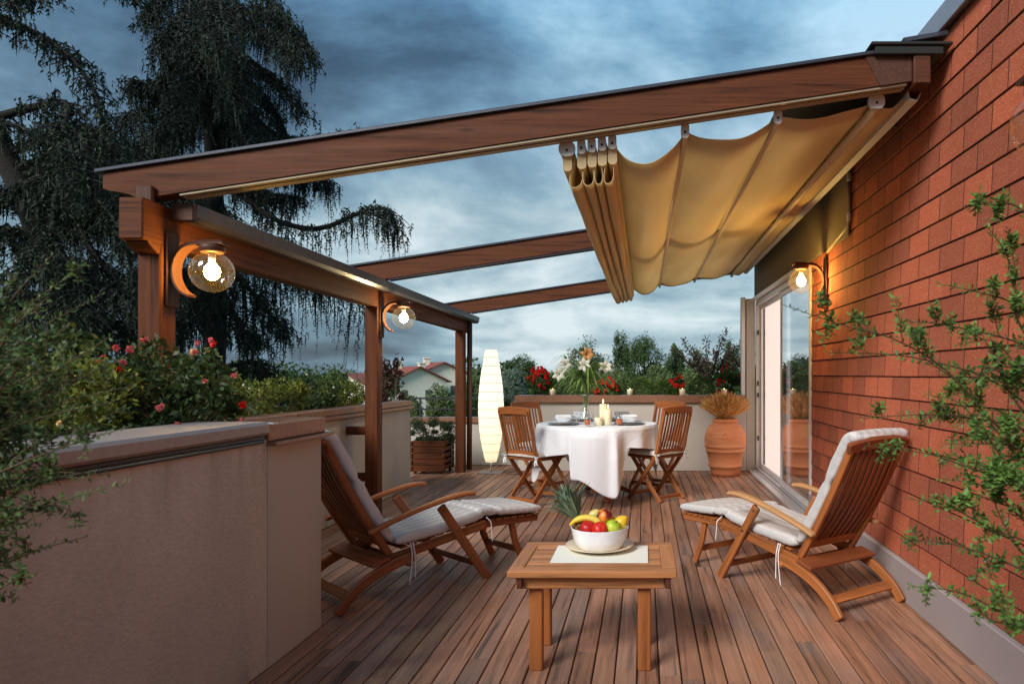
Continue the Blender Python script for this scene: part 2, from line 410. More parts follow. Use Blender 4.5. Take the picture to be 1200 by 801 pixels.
def awning_mat():
    t = NT('awning_cloth'); oc = t.n('ShaderNodeTexCoord').outputs['Object']
    mp = t.n('ShaderNodeMapping', {0: oc, 'Scale': (3, 1.2, 3)}).outputs[0]
    n = t.n('ShaderNodeTexNoise', {'Vector': mp, 'Scale': 1.5, 'Detail': 4.0}).outputs[0]
    mp2 = t.n('ShaderNodeMapping', {0: oc, 'Scale': (900, 900, 900)}).outputs[0]
    n2 = t.n('ShaderNodeTexNoise', {'Vector': mp2, 'Scale': 1.0, 'Detail': 1.0}).outputs[0]
    mp3 = t.n('ShaderNodeMapping', {0: oc, 'Scale': (30, 5, 30)}).outputs[0]
    n3 = t.n('ShaderNodeTexNoise', {'Vector': mp3, 'Scale': 1.0, 'Detail': 4.0}).outputs[0]
    c = t.ramp(n, [(.3, (.90, .72, .40)), (.7, (.96, .80, .48))])
    c = t.mix(1.0, c, t.ramp(n2, [(.3, (.85,)*3), (.7, (1,)*3)]), 'MULTIPLY')
    b = t.bsdf(c, .75, bump=t.math('ADD', n3, t.math('MULTIPLY', n2, .1)), bstr=.35, bdist=.006)
    tr = t.n('ShaderNodeBsdfTranslucent', {0: c}); mx = t.n('ShaderNodeMixShader', {0: .45, 1: b.outputs[0], 2: tr.outputs[0]})
    t.t.links.new(mx.outputs[0], t.out.inputs[0]); return t.m
M['awning'] = awning_mat()
def shingle_mat():
    t = NT('shingle_brick'); oc = t.n('ShaderNodeTexCoord').outputs['Object']
    s = t.n('ShaderNodeSeparateXYZ', {0: oc})
    v = t.n('ShaderNodeCombineXYZ', {0: t.math('ADD', s.outputs[1], 10.0), 1: t.math('ADD', s.outputs[2], .128*8-.21), 2: 0.0}).outputs[0]
    br = t.n('ShaderNodeTexBrick', {'Vector': v, 'Color1': (.72, .76, .80, 1), 'Color2': (1.22, 1.18, 1.12, 1), 'Mortar': (.12, .10, .10, 1), 'Scale': 1.0, 'Mortar Size': .0042, 'Mortar Smooth': .3, 'Bias': 0.0, 'Brick Width': .2545, 'Row Height': .128}, offset=.5)
    n1 = t.n('ShaderNodeTexNoise', {'Vector': oc, 'Scale': 330.0, 'Detail': 3.0, 'Roughness': .8}).outputs[0]
    n2 = t.n('ShaderNodeTexNoise', {'Vector': oc, 'Scale': 3.0, 'Detail': 4.0}).outputs[0]
    vo = t.n('ShaderNodeTexVoronoi', {'Vector': oc, 'Scale': 420.0}); 
    sp = t.math('FRACT', t.math('MULTIPLY', t.n('ShaderNodeSeparateColor', {0: vo.outputs['Color']}).outputs[0], 1.0))
    base = t.ramp(n1, [(.3, (.22, .040, .018)), (.5, (.42, .095, .042)), (.78, (.66, .21, .11))])
    base = t.mix(t.math('GREATER_THAN', sp, .94), base, (.66, .34, .22, 1))
    k = t.math('ADD', .8, t.math('MULTIPLY', n2, .4))
    base = t.mix(1.0, base, t.n('ShaderNodeCombineColor', {0: k, 1: k, 2: k}).outputs[0], 'MULTIPLY')
    c = t.mix(1.0, base, br.outputs[0], 'MULTIPLY')
    h = t.math('ADD', t.math('MULTIPLY', n1, .5), t.math('MULTIPLY', br.outputs['Fac'], -2.0))
    t.bsdf(c, .9, bump=h, bstr=.6, bdist=.003); return t.m
M['shingle'] = shingle_mat()
def terracotta_mat():
    t = NT('terracotta'); oc = t.n('ShaderNodeTexCoord').outputs['Object']
    n1 = t.n('ShaderNodeTexNoise', {'Vector': t.n('ShaderNodeMapping', {0: oc, 'Scale': (1, 1, 6)}).outputs[0], 'Scale': 6.0, 'Detail': 6.0}).outputs[0]
    n2 = t.n('ShaderNodeTexNoise', {'Vector': oc, 'Scale': 90.0, 'Detail': 3.0}).outputs[0]
    c = t.ramp(n1, [(.25, (.50, .17, .065)), (.75, (.64, .25, .11))])
    t.bsdf(c, .75, bump=t.math('ADD', n1, t.math('MULTIPLY', n2, .3)), bstr=.12, bdist=.003); return t.m
M['terracotta'] = terracotta_mat()
def fruit(name, a, b, scale=8, rough=.4):
    t = NT(name); oc = t.n('ShaderNodeTexCoord').outputs['Object']
    n = t.n('ShaderNodeTexNoise', {'Vector': oc, 'Scale': float(scale), 'Detail': 4.0}).outputs[0]
    t.bsdf(t.ramp(n, [(.42, a), (.62, b)]), rough, Subsurface_Weight=.08); return t.m
M['nectarine'] = fruit('nectarine_skin', (.55, .012, .010), (.75, .06, .012), 14)
M['peach'] = fruit('peach_skin', (.16, .010, .018), (.85, .28, .03), 22)
M['redapple'] = fruit('red_skin', (.42, .008, .010), (.62, .03, .012), 10)
M['greenapple'] = fruit('green_skin', (.34, .55, .03), (.55, .62, .06), 10)
M['lemon'] = fruit('lemon_skin', (.80, .50, .02), (.85, .60, .04), 30, .4)
M['banana'] = fruit('banana_skin', (.80, .58, .04), (.72, .60, .10), 12, .45)
M['pear'] = fruit('pear_skin', (.62, .55, .14), (.70, .64, .26), 40, .45)
M['pinebody'] = fruit('pineapple_skin', (.20, .10, .03), (.42, .24, .05), 60, .6)
M['pineleaf'] = foliage('pineapple_leaf', (.09, .15, .10), (.32, .42, .28), .15)
M['placemat'] = noisy('placemat_weave', (.86, .87, .78), .9, 250, .12, .6, .002)
M['straw'] = foliage('straw', (.55, .30, .09), (.95, .64, .28), .25, .7, 4)
M['petal_red'] = foliage('petal_red', (.45, .01, .008), (.85, .03, .015), .25)
M['petal_pink'] = foliage('petal_pink', (.6, .05, .10), (.85, .28, .25), .3)
M['petal_white'] = foliage('petal_white', (.90, .92, .78), (.95, .95, .90), .3)
M['petal_peach'] = foliage('petal_peach', (.85, .45, .15), (.92, .65, .30), .3)
M['cedar'] = foliage('cedar_needles', (.008, .017, .011), (.036, .054, .036), .15, .7, .55)
M['cedar_b'] = foliage('cedar_needles_dark', (.008, .016, .010), (.035, .052, .032), .15, .7, .55)
M['shrub_dark'] = foliage('shrub_dark', (.018, .04, .012), (.075, .12, .03), .25)
M['shrub_rose'] = foliage('shrub_rose', (.020, .045, .014), (.085, .13, .04), .25, .5, 3)
M['shrub_yellow'] = foliage('shrub_yellow', (.05, .08, .015), (.26, .28, .05), .3, .5, 3)
M['boxwood'] = foliage('boxwood', (.02, .055, .010), (.16, .26, .04), .2, .5, 5)
M['geranium'] = foliage('geranium_leaf', (.02, .05, .012), (.11, .19, .04), .25, .5, 5)
M['lilyleaf'] = foliage('lily_leaf', (.10, .20, .04), (.34, .50, .14), .3, .45, 6)
M['juniper'] = foliage('juniper', (.03, .05, .025), (.12, .16, .07), .2, .6, 5)
M['privet'] = foliage('privet_leaf', (.04, .10, .025), (.22, .40, .09), .3, .35, 6)
M['privet_dark'] = foliage('privet_leaf_dark', (.025, .06, .022), (.14, .22, .06), .3, .45, 4)  # darker green leaf for the left-hand shrub
M['tree_a'] = foliage('tree_leaf_dark', (.022, .048, .018), (.12, .19, .06), .2, .6, .5)
M['tree_b'] = foliage('tree_leaf_olive', (.05, .08, .03), (.20, .27, .09), .2, .6, .5)
M['tree_c'] = foliage('tree_leaf_grey', (.06, .10, .08), (.22, .29, .20), .2, .6, .5)
M['purple'] = foliage('purple_leaf', (.03, .012, .014), (.09, .05, .03), .2, .6, 3)
def paper_mat():
    t = NT('paper_shade'); s = t.n('ShaderNodeSeparateXYZ', {0: t.n('ShaderNodeTexCoord').outputs['Object']}).outputs[2]
    q = t.math('FRACT', t.math('MULTIPLY', s, 1/.108)); line = t.math('LESS_THAN', t.math('ABSOLUTE', t.math('SUBTRACT', q, .5)), .035)
    glow = t.ramp(t.math('DIVIDE', s, 1.56), [(.1, (.80, .66, .42)), (.30, (1, .88, .58)), (.42, (1, .92, .66)), (.62, (1, .92, .72)), (1.0, (.95, .86, .70))])
    col = t.mix(line, glow, (.50, .38, .22, 1))
    e = t.n('ShaderNodeEmission', {0: col, 1: 1.25}); d = t.n('ShaderNodeBsdfDiffuse', {0: (.75, .72, .62, 1)})
    ad = t.n('ShaderNodeMixShader', {0: .12, 1: e.outputs[0], 2: d.outputs[0]}); t.t.links.new(ad.outputs[0], t.out.inputs[0]); return t.m
M['paper'] = paper_mat()
# ================================================================== SETTING
WX = 1.46          # face of the house wall
# deck: one sheet of separate planks
b = MB(); pitch = .0925; x = -2.62-.0925*7
while x < WX+.06:
    y = -1.6+random.random()*1.2
    ylo = -1.6
    cuts = [ylo]
    while y < 9.5:
        cuts.append(y); y += random.choice([1.3, 1.7, 2.1, 2.6])
    cuts.append(9.5)
    for a, c in zip(cuts[:-1], cuts[1:]):
        if c-a > .1: b.sweep([(x+pitch/2, a+.001, -.011), (x+pitch/2, c-.001, -.011)], rect(pitch-.0065, .022, .003), (1, 0, 0))
    x += pitch
deck = b.build('deck', M['deckwood']); tag(deck, 'brown hardwood plank deck with dark gaps running away from the camera', 'deck', kind='structure')
b = MB(); b.grid(lambda u, v: (-1500+3000*u, -300+3300*v, -6.0), 30, 30); g = b.build('ground', M['grass']); tag(g, 'green ground far below the terrace', 'ground', kind='structure')

# ---- terrace slab (the building under the deck)
b = MB(); b.box(-3.3, 1.9, -1.8, 9.75, -6, -.03, .01)
slab = b.build('terrace_building', M['plaster']); tag(slab, 'plastered lower storey that carries the deck', 'building')

# ---- house wall
house = thing('house', 'red shingle clad house wall with sliding glass door on the right of the deck', 'house', (WX, 0, 0))
def hb(m, name, mat, parent=house): return m.build(name, M[mat], parent)
DY0, DY1, DH = 5.93, 8.78, 2.19
b = MB(); row = .128; nrow = 21
for k in range(nrow):
    z0 = .212+k*row; z1 = z0+row
    if k == nrow-1: z1 = 2.90
    y1 = DY0 if z0 < DH+.02 else 8.9
    if z0 >= DH-.1 and z0 < DH+.02: y1 = DY0
    p = [(0, z0), (-.008, z0+.001), (-.0092, z0+.005), (-.002, z1+.004), (.05, z1+.004), (.05, z0)]
    n = 24
    vs = []; fs = []; uv = []
    ys = [-1.8+(y1+1.8)*i/n for i in range(n+1)]
    for yy in ys:
        j = .0012*math.sin(yy*5+k*2.1)+.0008*math.sin(yy*13+k)
        for (a, c) in p: vs.append((a, yy, c+(j if c < z0+.01 else 0)))
    for i in range(n):
        for q in range(6):
            q2 = (q+1) % 6; fs.append([i*6+q, i*6+q2, (i+1)*6+q2, (i+1)*6+q]); uv.append([(0, 0)]*4)
    fs.append(list(range(6))); uv.append([(0, 0)]*6); fs.append([n*6+q for q in range(6)][::-1]); uv.append([(0, 0)]*6)
    b.add(vs, fs, uv)
hb(b, 'shingle_wall', 'shingle')
b = MB(); b.box(.051, .30, -1.8, DY0-.001, 0, 2.90, .001); b.box(.051, .30, DY0+.001, 8.9, DH+.03, 2.90, .001); b.box(.051, .30, DY1+.06, 8.9, 0, DH+.028, .001)
b.box(.02, .30, 8.902, 8.96, 0, 2.9, .001)
hb(b, 'wall_core', 'plaster')
b = MB(); b.box(-.035, .05, -1.8, DY0-.004, -.0, .210, .006); hb(b, 'plinth', 'plinth')
b = MB(); b.box(-.03, .34, -1.8, 9.0, 2.915, 3.03, .006); b.box(-.042, -.031, -1.8, 9.0, 2.900, 2.935, .002); hb(b, 'coping', 'lead')
# plaster panel above the door
b = MB(); b.box(-.026, -.014, 4.80, 8.9, 2.22, 2.78, .003); hb(b, 'lintel_panel', 'panel')
# far end pillar and shutter guide
b = MB(); b.box(-.145, -.03, 8.80, 8.96, .0, 2.22, .006); hb(b, 'corner_pillar', 'plaster_smooth')
b = MB(); b.box(-.21, -.15, 8.82, 8.90, .93, 2.24, .006); b.box(-.20, -.155, 8.83, 8.89, .55, .925, .004); hb(b, 'shutter_guide', 'alu')
# room behind the glass
b = MB()
b.box(.35, 3.2, 5.0, 9.2, -.06, -.01, .001); b.box(3.2, 3.3, 5.0, 9.2, -.01, 2.5, .001); b.box(.35, 3.2, 9.1, 9.2, -.01, 2.5, .001); b.box(.35, 3.2, 4.95, 5.0, -.01, 2.5, .001); b.box(.31, 3.2, 5.0, 9.1, 2.45, 2.5, .001)
hb(b, 'room_shell', 'room')
# sliding door
door = MB()
door.box(-.02, .07, DY0+.003, DY0+.05, .03, DH, .003); door.box(-.02, .07, DY1, DY1+.05, .03, DH, .003)
door.box(-.02, .07, DY0+.052, DY1-.002, DH-.06, DH, .003)
door = hb(door, 'sliding_door', 'whiteframe')
b = MB(); b.box(-.125, -.02, DY0-.02, DY1, .0, .022, .003); b.box(-.055, -.045, DY0, DY1, .023, .036, .001); b.box(-.015, .068, DY0+.054, DY1-.004, .0, .045, .002); hb(b, 'threshold', 'alu', door)
b = MB(); b.box(-.075, -.021, DY0+.2, DY1+.05, DH+.002, DH+.035, .003); hb(b, 'rail_cover', 'whiteframe', door)
YM = 7.32
for (y0, y1, xx, nm) in ((DY0+.055, YM+.03, .015, 'a'), (YM-.03, DY1-.005, .045, 'b')):
    f = MB(); w = .045
    f.box(xx-.012, xx+.012, y0, y0+w, .05, DH-.065, .003); f.box(xx-.012, xx+.012, y1-w, y1, .05, DH-.065, .003)
    f.box(xx-.012, xx+.012, y0+w+.001, y1-w-.001, .05, .11, .003); f.box(xx-.012, xx+.012, y0+w+.001, y1-w-.001, DH-.115, DH-.065, .003)
    fo = hb(f, 'door_leaf', 'whiteframe', door)
    p = MB(); p.box(xx-.004, xx+.004, y0+w, y1-w, .11, DH-.115, .0005)
    hb(p, 'pane', 'doorglass' if nm == 'a' else 'leafglass', door)
for zz in (.40, .95, 1.10, 1.75):
    b = MB(); b.box(-.008, .008, DY1-.045, DY1-.02, zz, zz+.06, .002); hb(b, 'latch', 'black', door)
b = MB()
b.grid(lambda u, v: (.10+.012*math.sin(u*60)+.006*math.sin(u*23), YM+.03+(DY1-YM-.05)*u, .06+2.06*v), 120, 2); hb(b, 'glowing_curtain', 'glowing_curtain', door)  # hanging cloth that glows by itself, standing in for a lit room

# roof flashing where the pergola meets the wall
RFZ = True
rf = thing('roof_flashing', 'stepped black roofing felt lying over the pergola end at the top of the brick wall', 'roof flashing', (0, 0, 0))
b = MB(); b.box(1.06, 1.44, 3.18, 3.60, 2.785, 2.80, .003); b.build('felt_sheet', M['membrane'], rf)
b = MB(); b.box(1.08, 1.40, 3.19, 3.60, 2.745, 2.783, .003); b.build('felt_edge', M['membrane'], rf)
b = MB(); b.sweep([(1.22, 3.30, 2.815), (1.425, 3.30, 2.85)], rect(.2, .025, .004), (0, 1, 0)); b.build('felt_flap', M['dark_metal'], rf)

b = MB(); b.sweep([(.74, 6.1, 2.725), (1.44, 6.1, 2.828)], rect(5.5, .014, .003), (0, 1, 0)); b.build('felt_strip', M['membrane'], rf)
# ---- parapets
far = thing('parapet_wall', 'grey plastered parapet with copper cap behind the dining table', 'wall', (0, 8.77, 0))
b = MB(); b.box(-1.625, 1.31, 0, .30, 0, .895, .01); b.build('wall', M['plaster_smooth'], far)
b = MB(); b.box(-1.66, 1.30, -.03, .33, .897, .975, .006); b.box(-1.67, 1.30, -.045, -.031, .885, .91, .003); b.build('wall_cap', M['copper'], far)
low = thing('low_parapet_wall', 'low plastered wall with dark cap under the metal railing', 'wall', (0, 9.35, 0))
b = MB(); b.box(-3.2, -1.2, 0, .2, 0, .58, .01); b.build('wall', M['plaster_smooth'], low)
b = MB(); b.box(-3.2, -1.2, -.03, .23, .582, .655, .006); b.build('wall_cap', M['copper'], low)
rail = thing('metal_railing', 'dark metal railing with two horizontal rails above the low wall', 'railing', (0, 9.45, .657))
b = MB(); b.box(-3.2, -1.2, -.012, .012, .245, .27, .002); b.build('rail', M['black'], rail)
b = MB(); b.box(-3.2, -1.2, -.01, .01, .10, .118, .002); b.build('rail', M['black'], rail)
for xx in (-3.1, -2.15, -1.7):
    b = MB(); b.box(xx-.012, xx+.012, -.011, .011, 0, .244, .002); b.build('post', M['black'], rail)
side = thing('side_parapet_wall', 'long plastered side wall with copper cap behind the middle pergola post', 'wall', (-2.575, 0, 0))
b = MB(); b.box(-.12, 0, 3.55, 7.52, 0, .872, .01); b.build('wall', M['plaster'], side)
b = MB(); b.box(-.15, .012, 3.55, 5.05, .905, .960, .005); b.box(-.15, .012, 5.056, 7.55, .905, .960, .005); b.box(-.13, .035, 3.55, 7.56, .874, .903, .003); b.build('wall_cap', M['copper'], side)
b = MB(); b.box(-.62, -.58, 3.55, 7.52, -.0, .90, .01); b.box(-.62, -.121, 7.40, 7.52, 0, .86, .01); b.build('trough_wall', M['plaster'], side)
b = MB(); b.box(-.579, -.121, 3.55, 7.39, .60, .84, .01); b.build('soil', M['soil'], side)
near = thing('near_planter_wall', 'big rough plastered planter wall with zinc cap in the left foreground', 'wall', (-1.60, 0, 0))
b = MB(); b.box(-.12, -.003, -1.5, 2.901, 0, .972, .001); b.box(-2.0, -.02, 3.28, 3.36, 0, .95, .01); b.build('wall', M['plaster'], near)
b = MB(); b.box(-.12, .0, 2.902, 3.38, 0, .945, .001); b.build('pilaster', M['plaster_smooth'], near)
b = MB(); b.box(-.30, .022, -1.5, 2.885, .992, 1.050, .012); b.build('wall_cap', M['zinc'], near)
b = MB(); b.box(-.20, -.004, -1.5, 2.89, .950, .9905, .004); b.tube([(.002, -1.5, .967), (.002, 2.86, .967)], .008); b.build('cap_gasket', M['dark_metal'], near)
b = MB(); b.box(-.28, .004, 2.90, 3.42, .962, 1.035, .004); b.box(-.2, .04, 2.895, 3.44, .945, .9605, .002); b.build('pilaster_cap', M['copper'], near)
b = MB(); b.box(-.05, .03, 2.888, 2.925, 1.0365, 1.0435, .001); b.build('cap_joint', M['lead'], near)
b = MB(); b.box(-1.9, -.31, -1.5, 3.27, .70, .90, .01); b.build('soil', M['soil'], near)

# ================================================================== PERGOLA
perg = thing('pergola', 'reddish brown timber pergola with three posts and three sloping rafters', 'pergola', (-2.345, 3.285, 0))
PO = V((-2.345, 3.285, 0))
def pl(p): return tuple(V(p)-PO)
def drop(y): return -(y-3.285)*.0135
slope = .152
def pbar(m, p0, p1, w, h, side, ch=.004): m.bar(pl(p0), pl(p1), w, h, side, ch)
for i, yy in enumerate((3.285, 5.915, 8.715)):
    zt = 1.865+drop(yy)
    b = MB(); b.sweep([pl((-2.345, yy, 0)), pl((-2.345, yy, zt))], rect(.11, .11, .006), (1, 0, 0), inset=.004); po = b.build('post', M['larch'], perg)
    if i == 1:
        for zz in (.36, .76):
            q = MB(); q.box(*[c for c in (-2.572+2.345, -.058, yy-PO.y-.03, yy-PO.y+.03, zz-.035, zz+.035)], .004); q.build('wall_bracket', M['larch'], po)
# header beam with its nose
b = MB()
prof = [(-.055, -.095), (.055, -.095), (.055, .095), (-.055, .095)]
pts = [(-2.345, 3.11, 1.962), (-2.345, 3.16, 1.962), (-2.345, 3.20, 1.962), (-2.345, 9.02, 1.962+drop(9.02))]
m = len(prof)
b.sweep([pl((-2.345, 3.115, 1.962)), pl((-2.345, 9.02, 1.962+drop(9.02)))], rect(.112, .192, .006), (1, 0, 0), inset=.006)
b.build('header_beam', M['larch'], perg)
b = MB(); b.sweep([pl((-2.345, 3.15, 1.865)), pl((-2.345, 3.19, 1.850)), pl((-2.345, 3.23, 1.84))], rect(.108, .05, .004), (1, 0, 0), scales=[(1, .2), (1, .7), (1, 1)]); b.build('corbel', M['larch'], perg)
# gutter along the header
b = MB()
g0 = V((-2.235, 3.33, 2.045)); g1 = V((-2.235, 9.03, 2.045+drop(9.03)))
gp = [(-.055, .03), (-.05, -.03), (-.02, -.052), (.03, -.052), (.05, -.03), (.056, .03), (.048, .034), (.044, -.024), (.025, -.044), (-.015, -.044), (-.042, -.026), (-.047, .03)]
b.sweep([pl(g0), pl(g1)], [(x, y) for x, y in gp], (1, 0, 0)); b.build('gutter', M['gutter'], perg)
b = MB(); b.box(-.053, .055, .0, .03, -.055, .03, .004); q = b.build('gutter_end', M['ledger'], perg); q.location = V(pl(g0))+V((0, -.032, 0))
b = MB(); b.tube([pl((-2.25, 8.80, 1.93)), pl((-2.255, 8.80, .02))], .034, 12); q = b.build('downpipe', M['rust'], perg)
for zz in (.7, 1.45):
    c = MB(); c.tube([pl((-2.2545, 8.80, zz)), pl((-2.2545, 8.80, zz+.025))], .037, 12); c.build('pipe_clip', M['black'], q)
for i, yy in enumerate((3.27, 5.915, 8.715)):
    z0 = 2.062+.0725+drop(yy)+.030
    def zr(xx): return z0+(xx+2.29)*slope
    L = -2.555; X1 = 1.262
    b = MB()
    hh = .145
    xs = [L, L+.03, L+.07, L+.12, L+.17, X1]
    hs = [.50, .60, .68, .80, 1.0, 1.0]
    # profile extruded across Y with the curved tail at its left end
    top = [(xx, zr(xx)+hh/2) for xx in (L, X1)]
    bot = [(X1, zr(X1)-hh/2)]+[(xx, zr(xx)+hh/2-hh*h) for xx, h in list(zip(xs, hs))[::-1][1:]]
    ring = top+bot; w2 = .048
    vs = [pl((a, yy-w2, c)) for a, c in ring]+[pl((a, yy+w2, c)) for a, c in ring]; m = len(ring)
    fs = [list(range(m)), [m+k for k in range(m)][::-1]]; ou = random.random()*9
    uv = [[(a+ou, c) for a, c in ring], [(a+ou, c+3) for a, c in ring][::-1]]
    for k in range(m):
        k2 = (k+1) % m; fs.append([k, m+k, m+k2, k2]); uv.append([(ring[k][0]+ou, 5), (ring[k][0]+ou, 5.1), (ring[k2][0]+ou, 5.1), (ring[k2][0]+ou, 5)])
    b.add(vs, fs, uv); ra = b.build('rafter', M['larch'], perg)
    b = MB(); pbar(b, (L-.03, yy, zr(L-.03)+hh/2+.012), (X1+.02, yy, zr(X1+.02)+hh/2+.012), .13, .018, (0, 1, 0), .003); b.build('flashing', M['dark_metal'], ra)
    b = MB()
    for s, dz in ((-.03, 0), (.0, -.004), (.03, 0)): pbar(b, (-2.20, yy+s, zr(-2.20)-hh/2-.008+dz), (X1-.02, yy+s, zr(X1-.02)-hh/2-.008+dz), .022, .013, (0, 1, 0), .002)
    b.build('track', M['track'] if i == 0 else M['dark_metal'], ra)
    b = MB(); b.box(-.04, .04, -.075, -.05, -.085, .0, .006)
    q = b.build('beam_peg', M['ledger'], ra); q.location = pl((-2.345, yy, 2.062+.0725+drop(yy)))
    if i == 0:
        b = MB(); vs = []; 
        a = [(X1-.22, zr(X1-.22)+hh/2+.002), (X1-.002, zr(X1)+hh/2+.002), (X1-.002, zr(X1)-hh/2-.002), (X1-.15, zr(X1-.15)-hh/2-.002)]
        vs = [pl((p, yy-w2-.004, c)) for p, c in a]+[pl((p, yy-w2-.0005, c)) for p, c in a]
        b.add(vs, [[0, 1, 2, 3], [7, 6, 5, 4], [0, 4, 5, 1], [1, 5, 6, 2], [2, 6, 7, 3], [3, 7, 4, 0]], [[(0, 0)]*4]*6); b.build('beam_plate', M['rust'], ra)
    if i == 0: zledge = zr(1.31)
b = MB(); b.box(1.265+2.345, 1.345+2.345, 3.20-PO.y, 8.9-PO.y, zledge-.10, zledge+.085, .005); b.build('wall_plate', M['ledger'], perg)
for yy in (3.9, 6.2, 8.5):
    b = MB(); b.box(1.346+2.345, 1.447+2.345, yy-PO.y, yy-PO.y+.05, zledge-.05, zledge+.05, .004); b.build('plate_bracket', M['ledger'], perg)
# ================================================================== AWNING
aw = thing('retractable_awning', 'golden beige sliding fabric awning hanging in folds under the pergola rafters', 'awning', (0, 3.34, 2.40))
AO = V((0, 3.34, 2.40)); AL = 5.45
def az(xx, t): return 2.378+(xx)*.153-.030*t+0*xx   # hanging line of the fabric carriers
bx = [-.375, -.305, -.255, -.205, -.155, .198, .648, 1.126]
sag = {4: .135, 5: .072, 6: .040}
prof = []   # list of (x, drop from line, bias)
prof.append((bx[0]-.035, -.02))
for i in range(4):
    a, c = bx[i], bx[i+1]; w = c-a
    # teardrop: pinched at the top, round at the bottom
    dn = [(w*.30, .0), (w*.10, .035), (w*.14, .06), (w*.30, .10), (w*.43, .14), (w*.47, .17), (w*.41, .193), (w*.25, .208), (0, .213)]
    xm = (a+c)/2+.006
    for hw, dd in dn: prof.append((xm-hw, -dd))
    for hw, dd in dn[-2::-1]: prof.append((xm+hw, -dd))
for i in (4, 5, 6):
    a, c = bx[i], bx[i+1]
    for k in range(1, 25):
        t = k/24; prof.append((a+(c-a)*t, -sag[i]*(4*t*(1-t))**.9))
for k in range(1, 13):
    t = k/12; prof.append((bx[-1]+.185*t, -.055*math.sin(math.pi*t)+.03*t*t))
NY = 30; NPf = len(prof)
def fab(i, v):
    xx, dz = prof[i]; t = v
    k = 1+.10*math.sin(t*5+xx*3)-.10*t
    wr = .004*math.sin(t*17+xx*21)+.003*math.sin(t*41+xx*9)
    return V((xx+.004*math.sin(t*9+i*.5), 3.34+AL*t, az(xx, t)+dz*k+.032+(wr if dz < -.01 else 0)))-AO
b = MB(); vs = []; fs = []; uv = []
for i in range(NPf):
    for j in range(NY+1): vs.append(fab(i, j/NY))
for i in range(NPf-1):
    for j in range(NY):
        a = i*(NY+1)+j; fs.append([a, a+NY+1, a+NY+2, a+1]); uv.append([(i, j)]*4)
b.add(vs, fs, uv, True); b.build('fabric', M['awning'], aw, solid=.0025)
for i, xx in enumerate(bx):
    big = i in (0, 7)
    r = .015 if not big else .020
    b = MB(); b.tube([V((xx, 3.325, az(xx, 0)-.004))-AO, V((xx, 3.34+AL+.03, az(xx, 1)-.004))-AO], r, 10)
    if i < 5:
        b = MB(); b.sweep([V((xx, 3.328, az(xx, 0)-.030))-AO, V((xx, 3.34+AL+.03, az(xx, 1)-.030))-AO], rrect(.044, .105, .018, 4), (1, 0, 0))
    ro = b.build('carrier_bar', M['barcloth'] if i > 4 else M['awning'], aw)
    b = MB(); w = .080 if big else .040; h = .072
    pr = rrect(w, h, min(w, h)*.42, 5)
    b.sweep([V((xx, 3.305, az(xx, 0)+.020))-AO, V((xx, 3.322, az(xx, 0)+.020))-AO], pr, (1, 0, 0))
    e = b.build('end_cap', M['greyplastic'], ro)
    b = MB(); b.lathe([(0, 0), (.006, 0), (.006, .004), (0, .004)], (0, 0, 0), 8); q = b.build('cap_screw', M['black'], ro); q.rotation_euler = (R(90), 0, 0); q.location = V((xx, 3.305, az(xx, 0)+.012))-AO
b = MB(); b.sweep([V((1.30, 3.30, az(1.30, 0)+.02))-AO, V((1.30, 8.8, az(1.30, 1)+.02))-AO], [(-.03, .03), (-.02, -.02), (.02, -.03), (.04, .01), (.036, .012), (.018, -.024), (-.016, -.015), (-.026, .03)], (1, 0, 0)); b.build('edge_profile', M['greyplastic'], aw)

# conduit from the panel to the wall lamp
b = MB()
b.tube([(0, 4.79, 2.70), (0, 4.79, 2.32), (0, 4.82, 2.29), (0, 5.36, 2.205)], .011, 8)
cd = b.build('conduit', M['track'], loc=(WX-.022, 0, 0)); tag(cd, 'thin beige cable pipe bent down the brick wall to the lamp', 'cable pipe')
b = MB(); b.box(-.012, .012, 4.765, 4.815, 2.60, 2.66, .006); b.build('pipe_joint', M['greyplastic'], cd)
b = MB(); b.box(-.014, .012, 4.775, 4.808, 2.32, 2.38, .006); b.build('pipe_joint', M['greyplastic'], cd)

# ================================================================== WALL LAMPS
def globe_lamp(name, label, mirror, loc, power, col, bulb_s, bracket_mat):
    """local: mount face at x=0, lamp sticks out along +x; z=0 at the globe centre"""
    t = thing(name, label, 'wall lamp', loc, R(180) if mirror else 0, 'round glass lamps on curved brackets')
    b = MB(); b.box(.001, .014, -.045, .045, -.17, .19, .004); b.build('back_plate', bracket_mat, t)
    arc = []
    for k in range(15):
        a = R(-105-k*(165/14)); arc.append((.125+.10*math.cos(a), 0, .005+.125*math.sin(a)))
    arc.append((.19, 0, .138)); arc.append((.27, 0, .136))
    b = MB(); b.sweep(arc, rect(.072, .012, .002), (0, 1, 0)); b.build('bracket', bracket_mat, t)
    b = MB(); b.sweep([(p[0]*.98-.004, 0, p[2]*1.03+.006) for p in arc[2:]], rect(.06, .006, .002), (0, 1, 0)); b.build('bracket_band', M['rust'], t)
    gx = .20
    b = MB(); b.lathe([(0, .132), (.052, .132), (.056, .120), (.056, .100), (.048, .092), (.0, .092)], (gx, 0, 0), 24); b.build('lamp_cap', M['rust'], t)
    b = MB(); b.lathe([(.045*1, .094)]+[(.098*math.sin(R(a)), .098*math.cos(R(a))) for a in range(26, 181, 7)], (gx, 0, 0), 32); b.build('globe', M['globe'], t)
    b = MB(); b.lathe([(0, .092), (.016, .09), (.016, .055), (.012, .05), (0, .05)], (gx, 0, 0), 12); b.build('socket', M['ceramic'], t)
    bm = emis('bulb_glow', col, power*28)
    b = MB(); b.lathe([(0, .05), (.014, .045), (.032, .02), (.036, 0), (.030, -.022), (.014, -.037), (0, -.041)], (gx, 0, 0), 16); b.build('bulb', bm, t)
    return t
